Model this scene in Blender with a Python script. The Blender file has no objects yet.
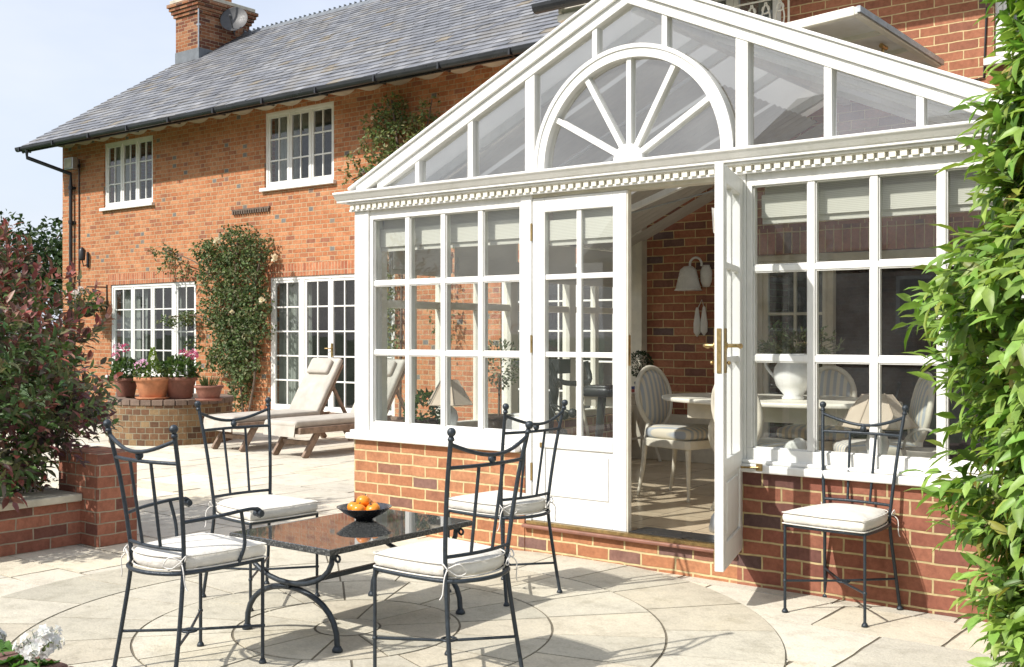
import bpy, bmesh, math, random
from mathutils import Vector, Matrix
R = math.radians
scene = bpy.context.scene
col = scene.collection

# ---------------------------------------------------------------- camera
cam = bpy.data.cameras.new('camera')
cam.lens = 38.57; cam.sensor_width = 36; cam.clip_end = 2000; cam.clip_start = .05
camo = bpy.data.objects.new('camera', cam); col.objects.link(camo)
camo.location = (0, 0, 1.37); camo.rotation_euler = (R(90), 0, R(37.746))
scene.camera = camo

# ---------------------------------------------------------------- sky
SUN = Vector((-.36, -1.08, 1.03)).normalized()
elev = math.asin(SUN.z); rot = math.atan2(SUN.x, SUN.y)
w = bpy.data.worlds.new('World'); scene.world = w; w.use_nodes = True
nt = w.node_tree; nt.nodes.clear()
out = nt.nodes.new('ShaderNodeOutputWorld'); bg = nt.nodes.new('ShaderNodeBackground')
sky = nt.nodes.new('ShaderNodeTexSky'); sky.sky_type = 'NISHITA'; sky.sun_disc = False
sky.sun_elevation = elev; sky.sun_rotation = rot
sky.air_density = 1.0; sky.dust_density = 2.5; sky.ozone_density = 1.0
tc = nt.nodes.new('ShaderNodeTexCoord'); mp = nt.nodes.new('ShaderNodeMapping'); mp.inputs['Scale'].default_value = (1, 1, 2.6)
no = nt.nodes.new('ShaderNodeTexNoise'); no.inputs['Scale'].default_value = 2.2; no.inputs['Detail'].default_value = 6; no.inputs['Roughness'].default_value = .55
rp = nt.nodes.new('ShaderNodeValToRGB'); rp.color_ramp.elements[0].position = .36; rp.color_ramp.elements[0].color = (.62, .62, .62, 1); rp.color_ramp.elements[1].position = .66; rp.color_ramp.elements[1].color = (.93, .93, .93, 1)
mx = nt.nodes.new('ShaderNodeMixRGB'); mx.inputs[2].default_value = (4.35, 4.6, 5.2, 1)
nt.links.new(tc.outputs['Generated'], mp.inputs[0]); nt.links.new(mp.outputs[0], no.inputs['Vector'])
nt.links.new(no.outputs[0], rp.inputs[0]); nt.links.new(rp.outputs[0], mx.inputs[0])
nt.links.new(sky.outputs[0], mx.inputs[1]); nt.links.new(mx.outputs[0], bg.inputs[0])
bg.inputs[1].default_value = .125
nt.links.new(bg.outputs[0], out.inputs[0])

sl = bpy.data.lights.new('sun', 'SUN'); sl.energy = 3.35; sl.angle = R(.8); sl.color = (1, .955, .89)
so = bpy.data.objects.new('sun', sl); col.objects.link(so)
so.rotation_euler = SUN.to_track_quat('Z', 'Y').to_euler(); so.location = (-5, -8, 12)

scene.view_settings.view_transform = 'Standard'; scene.view_settings.look = 'None'
scene.view_settings.gamma = 1; scene.view_settings.exposure = .74
scene.view_settings.use_curve_mapping = False
scene.render.engine = 'CYCLES'
scene.cycles.max_bounces = 10; scene.cycles.transparent_max_bounces = 24
scene.cycles.diffuse_bounces = 4; scene.cycles.glossy_bounces = 4
scene.cycles.caustics_reflective = False; scene.cycles.caustics_refractive = False

# ---------------------------------------------------------------- materials
def lin(c):
    return tuple((x/12.92 if x <= .04045 else ((x+.055)/1.055)**2.4) for x in c)
def hexc(h):
    return lin(tuple(int(h[i:i+2], 16)/255 for i in (0, 2, 4)))
class NT:
    def __init__(s, name):
        s.m = bpy.data.materials.new(name); s.m.use_nodes = True; s.t = s.m.node_tree
        s.b = s.t.nodes['Principled BSDF']; s.o = s.t.nodes['Material Output']
    def n(s, ty, **kw):
        x = s.t.nodes.new(ty)
        for k, v in kw.items():
            if k[0] == '_': x.inputs[int(k[1:])].default_value = v
            elif k in x.inputs.keys() and not hasattr(x, k): x.inputs[k].default_value = v
            else: setattr(x, k, v)
        return x
    def l(s, a, b): s.t.links.new(a, b)
    def math(s, op, a, b=None):
        x = s.n('ShaderNodeMath', operation=op)
        for i, v in enumerate((a, b)):
            if v is None: continue
            if isinstance(v, (int, float)): x.inputs[i].default_value = v
            else: s.l(v, x.inputs[i])
        return x.outputs[0]
    def mix(s, f, a, b, mode='MIX'):
        x = s.n('ShaderNodeMixRGB', blend_type=mode)
        for i, v in enumerate((f, a, b)):
            if isinstance(v, (int, float)): x.inputs[i].default_value = v
            elif isinstance(v, tuple): x.inputs[i].default_value = (*v[:3], 1)
            else: s.l(v, x.inputs[i])
        return x.outputs[0]
    def ramp(s, v, stops, interp='LINEAR'):
        x = s.n('ShaderNodeValToRGB'); r = x.color_ramp; r.interpolation = interp
        while len(r.elements) < len(stops): r.elements.new(.5)
        for e, (p, c) in zip(r.elements, stops):
            e.position = p; e.color = (*c[:3], 1) if isinstance(c, tuple) else (c, c, c, 1)
        s.l(v, x.inputs[0]); return x.outputs[0]
    def noise(s, vec, scale, detail=4, rough=.55):
        x = s.n('ShaderNodeTexNoise'); x.inputs['Scale'].default_value = scale
        x.inputs['Detail'].default_value = detail; x.inputs['Roughness'].default_value = rough
        if vec is not None: s.l(vec, x.inputs['Vector'])
        return x.outputs[0]
    def pos(s): return s.n('ShaderNodeNewGeometry').outputs['Position']
    def bump(s, h, strength=.3, dist=.01):
        x = s.n('ShaderNodeBump'); x.inputs['Strength'].default_value = strength; x.inputs['Distance'].default_value = dist
        s.l(h, x.inputs['Height']); s.l(x.outputs[0], s.b.inputs['Normal'])

def plain(name, c, rough=.5, metal=0, var=.12, scale=14, bump=0, bscale=60, spec=.5, coat=0):
    t = NT(name); b = t.b
    oc = t.n('ShaderNodeTexCoord').outputs['Object']
    f = t.noise(oc, scale)
    lo = tuple(x*(1-var) for x in c); hi = tuple(min(1, x*(1+var)) for x in c)
    t.l(t.ramp(f, [(.3, lo), (.7, hi)]), b.inputs['Base Color'])
    b.inputs['Metallic'].default_value = metal
    b.inputs['Specular IOR Level'].default_value = spec
    r = t.noise(oc, scale*2.3)
    t.l(t.ramp(r, [(.3, max(0, rough-.08)), (.7, min(1, rough+.08))]), b.inputs['Roughness'])
    if coat: b.inputs['Coat Weight'].default_value = coat
    if bump: t.bump(t.noise(oc, bscale, 3), bump, .01)
    return t.m

def wall_uv(t):
    """(u, v) in metres for walls that face X or Y, from the point's real position"""
    g = t.n('ShaderNodeNewGeometry')
    sp = t.n('ShaderNodeSeparateXYZ'); t.l(g.outputs['Position'], sp.inputs[0])
    sn = t.n('ShaderNodeSeparateXYZ'); t.l(g.outputs['True Normal'], sn.inputs[0])
    ax = t.math('GREATER_THAN', t.math('ABSOLUTE', sn.outputs[0]), .6)
    az = t.math('GREATER_THAN', t.math('ABSOLUTE', sn.outputs[2]), .6)
    mu = t.n('ShaderNodeMix', data_type='FLOAT'); t.l(ax, mu.inputs[0]); t.l(sp.outputs[0], mu.inputs[2]); t.l(sp.outputs[1], mu.inputs[3])
    mv = t.n('ShaderNodeMix', data_type='FLOAT'); t.l(az, mv.inputs[0]); t.l(sp.outputs[2], mv.inputs[2]); t.l(sp.outputs[1], mv.inputs[3])
    c = t.n('ShaderNodeCombineXYZ'); t.l(mu.outputs[0], c.inputs[0]); t.l(mv.outputs[0], c.inputs[1])
    return c.outputs[0], g.outputs['Position']

def brick(name, stops, mortar, uv=False, w=.225, h=.075, msize=.010, off=.5, squash=1, sqf=2, zoff=0, xoff=0, stain=.25, flemish=False):
    t = NT(name)
    if uv:
        v = t.n('ShaderNodeTexCoord').outputs['UV']; p = t.pos()
    else: v, p = wall_uv(t)
    a = t.n('ShaderNodeVectorMath', operation='ADD'); t.l(v, a.inputs[0]); a.inputs[1].default_value = (xoff+40*w, zoff+20*h, 0)
    # slight waviness so that the joints are not ruled lines
    wob = t.n('ShaderNodeTexNoise'); wob.inputs['Scale'].default_value = 9; t.l(p, wob.inputs['Vector'])
    s1 = t.n('ShaderNodeVectorMath', operation='SUBTRACT'); t.l(wob.outputs['Color'], s1.inputs[0]); s1.inputs[1].default_value = (.5, .5, .5)
    s2 = t.n('ShaderNodeVectorMath', operation='SCALE'); t.l(s1.outputs[0], s2.inputs[0]); s2.inputs['Scale'].default_value = .012
    a2 = t.n('ShaderNodeVectorMath', operation='ADD'); t.l(a.outputs[0], a2.inputs[0]); t.l(s2.outputs[0], a2.inputs[1])
    bt = t.n('ShaderNodeTexBrick', offset=off, squash=squash, squash_frequency=sqf)
    bt.inputs['Scale'].default_value = 1; bt.inputs['Brick Width'].default_value = w; bt.inputs['Row Height'].default_value = h
    bt.inputs['Mortar Size'].default_value = msize*.5; bt.inputs['Mortar Smooth'].default_value = .25
    bt.inputs['Color1'].default_value = (0, 0, 0, 1); bt.inputs['Color2'].default_value = (1, 1, 1, 1); bt.inputs['Mortar'].default_value = (.5, .5, .5, 1)
    t.l(a2.outputs[0], bt.inputs['Vector'])
    bcol, bfac = bt.outputs['Color'], bt.outputs['Fac']
    if flemish:   # stretcher and header alternate along each course
        sx = t.n('ShaderNodeSeparateXYZ'); t.l(a2.outputs[0], sx.inputs[0]); P_ = w*1.5
        row = t.math('FLOOR', t.math('DIVIDE', sx.outputs[1], h)); vv = t.math('SUBTRACT', sx.outputs[1], t.math('MULTIPLY', row, h))
        uo = t.math('ADD', sx.outputs[0], t.math('MULTIPLY', t.math('MODULO', row, 2), P_/2)); cell = t.math('FLOOR', t.math('DIVIDE', uo, P_)); m_ = t.math('SUBTRACT', uo, t.math('MULTIPLY', cell, P_))
        isH = t.math('GREATER_THAN', m_, w); loc_ = t.math('SUBTRACT', m_, t.math('MULTIPLY', isH, w)); wid = t.math('SUBTRACT', w, t.math('MULTIPLY', isH, w/2))
        du = t.math('MINIMUM', loc_, t.math('SUBTRACT', wid, loc_)); dv = t.math('MINIMUM', vv, t.math('SUBTRACT', h, vv)); dd = t.math('MINIMUM', du, dv)
        x_ = t.n('ShaderNodeMapRange'); t.l(dd, x_.inputs[0]); x_.inputs[1].default_value = msize*.38; x_.inputs[2].default_value = msize*.62; x_.inputs[3].default_value = 1; x_.inputs[4].default_value = 0
        bfac = x_.outputs[0]
        cid = t.n('ShaderNodeCombineXYZ'); t.l(t.math('ADD', t.math('MULTIPLY', cell, 2), isH), cid.inputs[0]); t.l(row, cid.inputs[1])
        wn = t.n('ShaderNodeTexWhiteNoise', noise_dimensions='2D'); t.l(cid.outputs[0], wn.inputs['Vector'])
        # the odd dark or grey brick is nearly always a header
        bcol = t.math('SUBTRACT', wn.outputs['Value'], t.math('MULTIPLY', isH, .035)); bcol = t.math('MAXIMUM', t.math('ADD', bcol, t.math('MULTIPLY', t.math('SUBTRACT', 1, isH), .035)), 0)
    c = t.ramp(bcol, stops)
    f = t.noise(p, 38, 5, .65)
    blot = t.noise(p, 13, 4, .6)
    c = t.mix(.8, c, t.ramp(blot, [(.3, (.74, .72, .74)), (.5, (1., 1., 1.)), (.72, (1.12, 1.14, 1.16))]), 'MULTIPLY')
    c = t.mix(.85, c, t.ramp(f, [(.25, .72), (.75, 1.22)]), 'MULTIPLY')
    big = t.noise(p, .9, 4)
    c = t.mix(stain, c, t.ramp(big, [(.35, .62), (.6, 1.0)]), 'MULTIPLY')
    mc = t.mix(1., tuple(mortar), t.ramp(t.noise(p, 22, 4), [(.3, .75), (.7, 1.12)]), 'MULTIPLY')
    t.l(t.mix(bfac, c, mc), t.b.inputs['Base Color'])
    t.b.inputs['Roughness'].default_value = .88; t.b.inputs['Specular IOR Level'].default_value = .25
    hh = t.math('ADD', t.math('MULTIPLY', t.math('SUBTRACT', 1, bfac), 1.), t.math('MULTIPLY', f, .35))
    t.bump(hh, .7, .006)
    return t.m

def attr_mat(name, rough=.6, spec=.4, noise=.25, scale=9, trans=0, bump=0, bscale=40, tint=None, coat=0):
    """colour from the mesh's own 'Col' attribute, broken up with noise; trans = share of light let through (leaves)"""
    t = NT(name)
    at = t.n('ShaderNodeAttribute', attribute_name='Col').outputs['Color']
    p = t.n('ShaderNodeTexCoord').outputs['Object']
    f = t.noise(p, scale, 6, .6)
    c = t.mix(1., at, t.ramp(f, [(.3, 1-noise), (.7, 1+noise*.6)]), 'MULTIPLY')
    t.l(c, t.b.inputs['Base Color']); t.b.inputs['Roughness'].default_value = rough; t.b.inputs['Specular IOR Level'].default_value = spec
    if bump: t.bump(t.noise(p, bscale, 5, .6), bump, .01)
    if trans:
        tr = t.n('ShaderNodeBsdfTranslucent'); ms = t.n('ShaderNodeMixShader'); ms.inputs[0].default_value = trans
        hs = t.n('ShaderNodeHueSaturation'); hs.inputs['Value'].default_value = 1.35; hs.inputs['Saturation'].default_value = 1.1; t.l(c, hs.inputs['Color'])
        t.l(hs.outputs[0], tr.inputs[0]); t.l(t.b.outputs[0], ms.inputs[1]); t.l(tr.outputs[0], ms.inputs[2]); t.l(ms.outputs[0], t.o.inputs[0])
    return t.m

def glass(name, tint=(.93, .96, .95), refl=1.0, base=.03, dirt=.03):
    t = NT(name); t.t.nodes.remove(t.b)
    tr = t.n('ShaderNodeBsdfTransparent'); tr.inputs[0].default_value = (*tint, 1)
    gl = t.n('ShaderNodeBsdfGlossy'); gl.inputs['Roughness'].default_value = .0; gl.inputs[0].default_value = (1, 1, 1, 1)
    lw = t.n('ShaderNodeLayerWeight'); lw.inputs['Blend'].default_value = .5
    p = t.pos()
    bp = t.n('ShaderNodeBump'); bp.inputs['Strength'].default_value = .05; bp.inputs['Distance'].default_value = .02
    t.l(t.noise(p, 1.6, 1), bp.inputs['Height']); t.l(bp.outputs[0], gl.inputs['Normal'])
    f = t.math('ADD', t.math('MULTIPLY', t.math('POWER', lw.outputs['Facing'], 4.), .9*refl), .04+base)
    ms = t.n('ShaderNodeMixShader'); t.l(f, ms.inputs[0]); t.l(tr.outputs[0], ms.inputs[1]); t.l(gl.outputs[0], ms.inputs[2])
    df = t.n('ShaderNodeBsdfDiffuse'); df.inputs[0].default_value = (.75, .78, .78, 1)
    m2 = t.n('ShaderNodeMixShader'); t.l(t.math('MULTIPLY', t.ramp(t.noise(p, 3.5, 5), [(.35, .3), (.75, 1.)]), dirt*1.4), m2.inputs[0])
    t.l(ms.outputs[0], m2.inputs[1]); t.l(df.outputs[0], m2.inputs[2]); t.l(m2.outputs[0], t.o.inputs[0])
    return t.m

M = {}
t = NT('brushed_white_paint'); p = t.pos(); mp_ = t.n('ShaderNodeMapping'); mp_.inputs['Scale'].default_value = (1, 1, .22); t.l(p, mp_.inputs[0])
c = t.ramp(t.noise(p, 4, 4), [(.3, (.72, .715, .68)), (.7, (.80, .795, .77))])
st = t.ramp(t.noise(mp_.outputs[0], 11, 6, .7), [(.50, 0.), (.72, 1.)])
c = t.mix(t.math('MULTIPLY', st, .32), c, (.50, .49, .40))
t.l(c, t.b.inputs['Base Color']); t.l(t.ramp(t.noise(p, 12, 4), [(.3, .34), (.7, .5)]), t.b.inputs['Roughness']); t.bump(t.noise(mp_.outputs[0], 60, 4, .6), .18, .006)
M['paint'] = t.m
M['paint_plain'] = plain('white_gloss_paint', (.77, .765, .735), .4, var=.07, scale=4, bump=.10, bscale=35)
M['paint_old'] = plain('weathered_white_paint', (.75, .72, .62), .55, var=.10, scale=5, bump=.12, bscale=60)
M['paint_cream'] = plain('cream_paint', (.62, .58, .48), .5, var=.12, scale=9, bump=.05)
M['iron'] = plain('dark_iron_paint', hexc('2e363d'), .42, var=.25, scale=60, bump=.25, bscale=160, metal=.25)
M['black'] = plain('black_plastic', (.018, .019, .021), .4, var=.2)
M['gutter'] = plain('black_gutter', (.02, .022, .025), .33, var=.3, scale=4)
M['brass'] = plain('brass', (.46, .33, .15), .38, 1, var=.3, scale=30)
M['lead'] = plain('lead_sheet', (.14, .155, .17), .6, var=.2, scale=6)
M['cushion'] = plain('calico_cushion', (.66, .635, .575), .9, var=.10, scale=7, bump=1., bscale=17, spec=.15)
M['canvas'] = plain('sand_canvas', (.47, .44, .385), .9, var=.12, scale=8, bump=.35, bscale=200, spec=.15)
M['teak'] = plain('weathered_teak', (.24, .17, .125), .75, var=.35, scale=18, bump=.3, bscale=50)
M['terracotta'] = plain('terracotta', (.46, .20, .10), .85, var=.28, scale=9, bump=.2, bscale=50)
M['terracotta_dark'] = plain('dark_terracotta', (.23, .10, .07), .8, var=.3, scale=9, bump=.2, bscale=50)
M['soil'] = plain('soil', (.05, .035, .025), .95, var=.5, scale=12, bump=1, bscale=20)
M['orange'] = plain('persimmon_skin', (.85, .27, .02), .28, var=.2, scale=20)
M['bowl'] = plain('black_bowl', (.02, .02, .024), .25, var=.2)
M['linen'] = plain('white_linen', (.72, .70, .66), .9, var=.08, bump=.3, bscale=120)
M['shade'] = attr_mat('shade_fabric', .9, .1, .08)
M['plaster'] = plain('cream_plaster', (.52, .48, .41), .9, var=.08)
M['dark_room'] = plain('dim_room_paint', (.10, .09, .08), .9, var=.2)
M['curtain'] = plain('grey_green_curtain', (.33, .34, .30), .9, var=.12, scale=8)
M['ceramic'] = plain('white_ceramic', (.72, .72, .70), .25, var=.05)
M['leaf'] = attr_mat('leaf', .45, .45, .25, 30, trans=.30)
M['leaf_far'] = attr_mat('leaf_far', .6, .35, .3, 3, trans=.22)
M['petal'] = attr_mat('petal', .6, .3, .1, 60, trans=.3)
M['bark'] = plain('bark', (.13, .095, .07), .9, var=.35, scale=14, bump=.8, bscale=30)
t = NT('sandstone_flags'); at = t.n('ShaderNodeAttribute', attribute_name='Col').outputs['Color']; p = t.pos()
c = t.mix(1., at, t.ramp(t.noise(p, 1.1, 5, .6), [(.3, (.84, .84, .86)), (.55, (1, 1, 1)), (.75, (1.06, 1.03, .96))]), 'MULTIPLY')
c = t.mix(1., c, t.ramp(t.noise(p, 7, 6, .7), [(.28, (.74, .73, .70)), (.5, (1, 1, 1)), (.8, (1.08, 1.07, 1.05))]), 'MULTIPLY')
c = t.mix(1., c, t.ramp(t.noise(p, 85, 3, .7), [(.3, .86), (.6, 1.05)]), 'MULTIPLY')
vo = t.n('ShaderNodeTexVoronoi'); vo.inputs['Scale'].default_value = 3.1; vo.inputs['Randomness'].default_value = 1; t.l(p, vo.inputs['Vector'])
sp = t.math('MULTIPLY', t.ramp(vo.outputs['Distance'], [(.02, 1.), (.10, 0.)]), t.ramp(t.noise(p, 18, 4, .7), [(.45, 0.), (.6, 1.)]))
c = t.mix(t.math('MULTIPLY', sp, .5), c, (.16, .14, .10))
t.l(c, t.b.inputs['Base Color']); t.l(t.ramp(t.noise(p, 9, 4), [(.3, .68), (.7, .92)]), t.b.inputs['Roughness']); t.b.inputs['Specular IOR Level'].default_value = .3
t.bump(t.math('ADD', t.noise(p, 14, 6, .65), t.math('MULTIPLY', t.noise(p, 90, 3, .6), .35)), .55, .012); M['stone'] = t.m
M['slate'] = attr_mat('roof_slates', .52, .5, .3, 6, bump=.4, bscale=30)
M['coping'] = plain('stone_coping', (.50, .47, .38), .85, var=.18, scale=7, bump=.4, bscale=40)
M['glass'] = glass('window_glass')
M['glass_gable'] = glass('gable_glass', (.93, .95, .95), 1.0, .15, .05)
M['glass_house'] = glass('house_glass', (.80, .84, .84), 1.0, .02, .015)
M['soffit'] = plain('soffit_paint', (.50, .44, .34), .7, var=.15, scale=5)
M['wood_sill'] = plain('brown_threshold', (.22, .10, .07), .45, var=.25, scale=10)
M['zinc'] = plain('grey_metal', (.40, .42, .43), .35, .8, var=.15)
M['dish'] = plain('grey_dish', (.06, .06, .062), .5, var=.15)
M['tile'] = None
t = NT('limestone_floor_tiles')
bt = t.n('ShaderNodeTexBrick', offset=0); bt.inputs['Scale'].default_value = 1; bt.inputs['Brick Width'].default_value = .45; bt.inputs['Row Height'].default_value = .45; bt.inputs['Mortar Size'].default_value = .004
bt.inputs['Color1'].default_value = (.60, .49, .34, 1); bt.inputs['Color2'].default_value = (.66, .55, .39, 1); bt.inputs['Mortar'].default_value = (.25, .21, .16, 1)
t.l(t.pos(), bt.inputs['Vector']); t.l(t.mix(.6, bt.outputs['Color'], t.ramp(t.noise(t.pos(), 5, 5), [(.3, .8), (.7, 1.1)]), 'MULTIPLY'), t.b.inputs['Base Color'])
t.b.inputs['Roughness'].default_value = .22; M['tile'] = t.m
# granite table top
t = NT('polished_black_granite'); p = t.n('ShaderNodeTexCoord').outputs['Object']
vo = t.n('ShaderNodeTexVoronoi'); vo.inputs['Scale'].default_value = 210; t.l(p, vo.inputs['Vector'])
t.l(t.ramp(t.noise(p, 160, 3, .7), [(.40, (.018, .019, .02)), (.56, (.075, .078, .075)), (.70, (.24, .24, .22))]), t.b.inputs['Base Color'])
t.b.inputs['Roughness'].default_value = .03; t.b.inputs['Specular IOR Level'].default_value = 1.0; t.b.inputs['IOR'].default_value = 1.6
M['granite'] = t.m
t = NT('rough_granite_edge'); p = t.n('ShaderNodeTexCoord').outputs['Object']
t.l(t.ramp(t.noise(p, 110, 3, .7), [(.42, (.02, .022, .023)), (.58, (.07, .073, .07)), (.72, (.26, .26, .24))]), t.b.inputs['Base Color'])
t.b.inputs['Roughness'].default_value = .5; t.bump(t.noise(p, 130, 3), .6, .01); M['granite_edge'] = t.m
# roof cover: white translucent sheet
t = NT('opal_roof_panel'); tr = t.n('ShaderNodeBsdfTranslucent'); tr.inputs[0].default_value = (.70, .70, .68, 1)
ms = t.n('ShaderNodeMixShader'); ms.inputs[0].default_value = .55
t.l(t.ramp(t.noise(t.pos(), 1.8, 3), [(.3, (.38, .35, .31)), (.7, (.56, .53, .48))]), t.b.inputs['Base Color']); t.b.inputs['Roughness'].default_value = .6
t.l(t.b.outputs[0], ms.inputs[1]); t.l(tr.outputs[0], ms.inputs[2]); t.l(ms.outputs[0], t.o.inputs[0]); M['opal'] = t.m
t = NT('pleated_roof_fabric'); tr = t.n('ShaderNodeBsdfTranslucent'); tr.inputs[0].default_value = (.40, .36, .30, 1)
ms = t.n('ShaderNodeMixShader'); ms.inputs[0].default_value = .45
t.l(t.ramp(t.noise(t.pos(), 2.4, 4), [(.3, (.36, .33, .28)), (.7, (.52, .48, .42))]), t.b.inputs['Base Color']); t.b.inputs['Roughness'].default_value = .9
t.l(t.b.outputs[0], ms.inputs[1]); t.l(tr.outputs[0], ms.inputs[2]); t.l(ms.outputs[0], t.o.inputs[0]); M['roof_fabric'] = t.m
# woven blind
t = NT('woven_reed_blind'); wv = t.n('ShaderNodeTexWave', bands_direction='Z'); wv.inputs['Scale'].default_value = 34; wv.inputs['Distortion'].default_value = .6
t.l(t.pos(), wv.inputs['Vector']); t.l(t.ramp(wv.outputs['Fac'], [(.2, (.62, .60, .52)), (.8, (.84, .82, .74))]), t.b.inputs['Base Color']); t.b.inputs['Roughness'].default_value = .9
tr = t.n('ShaderNodeBsdfTranslucent'); tr.inputs[0].default_value = (.6, .57, .48, 1); ms = t.n('ShaderNodeMixShader'); ms.inputs[0].default_value = .35
t.l(t.b.outputs[0], ms.inputs[1]); t.l(tr.outputs[0], ms.inputs[2]); t.l(ms.outputs[0], t.o.inputs[0]); M['blind'] = t.m
# striped upholstery
t = NT('blue_cream_stripe'); wv = t.n('ShaderNodeTexWave', bands_direction='X'); wv.inputs['Scale'].default_value = 6.5; wv.inputs['Distortion'].default_value = .1
t.l(t.n('ShaderNodeTexCoord').outputs['Object'], wv.inputs['Vector']); t.l(t.ramp(wv.outputs['Fac'], [(.35, (.36, .39, .42)), (.6, (.60, .55, .44))]), t.b.inputs['Base Color']); t.b.inputs['Roughness'].default_value = .9
M['stripe'] = t.m
# grass
t = NT('lawn'); p = t.pos()
t.l(t.mix(.5, t.ramp(t.noise(p, .6, 5), [(.3, (.035, .07, .015)), (.7, (.07, .12, .03))]), t.ramp(t.noise(p, 40, 4), [(.3, .6), (.7, 1.3)]), 'MULTIPLY'), t.b.inputs['Base Color'])
t.b.inputs['Roughness'].default_value = .95; t.bump(t.noise(p, 30, 5), 1, .05); M['lawn'] = t.m

NEW = [(.0, hexc('77736f')), (.022, hexc('86776b')), (.035, hexc('925f4a')), (.09, hexc('a26a4c')), (.16, hexc('ab6d49')), (.55, hexc('b57853')), (1., hexc('bd855f'))]
RED = [(.0, hexc('6a5a58')), (.07, hexc('7a5b52')), (.15, hexc('8b5c4b')), (.45, hexc('9c664d')), (.75, hexc('a76f55')), (1., hexc('b07a5e'))]
M['brick_wing'] = brick('orange_stock_brick', NEW, hexc('b5a283'), flemish=True, msize=.0105, stain=.3)
M['brick_main'] = brick('red_facing_brick', RED, hexc('c9b488'), zoff=.0)
M['brick_base'] = brick('red_plinth_brick', [(0, hexc('7a5f58')), (.10, hexc('8c6453')), (.22, hexc('a06c4e')), (.6, hexc('ae7856')), (1, hexc('b68462'))], hexc('cbb98c'), msize=.013, zoff=-.02, xoff=.05)
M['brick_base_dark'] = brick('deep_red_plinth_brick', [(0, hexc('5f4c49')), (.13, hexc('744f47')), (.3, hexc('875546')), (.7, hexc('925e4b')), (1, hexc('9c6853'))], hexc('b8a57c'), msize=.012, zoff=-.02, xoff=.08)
M['brick_soldier'] = brick('soldier_course_brick', RED, hexc('c9b488'), w=.075, h=.225, off=0)
M['brick_tank'] = brick('round_planter_brick', [(0, hexc('574436')), (.3, hexc('72543f')), (.65, hexc('84694c')), (1, hexc('917a5a'))], hexc('8d8873'), uv=True, w=.1125)
M['brick_low'] = brick('garden_wall_brick', [(0, hexc('664640')), (.4, hexc('95614e')), (1, hexc('a9725c'))], hexc('a09582'))
M['chimney'] = brick('chimney_brick', [(0, hexc('5f4238')), (.3, hexc('7a4a37')), (.7, hexc('94603f')), (1, hexc('a0755a'))], hexc('ad9c80'), stain=.5)

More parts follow.
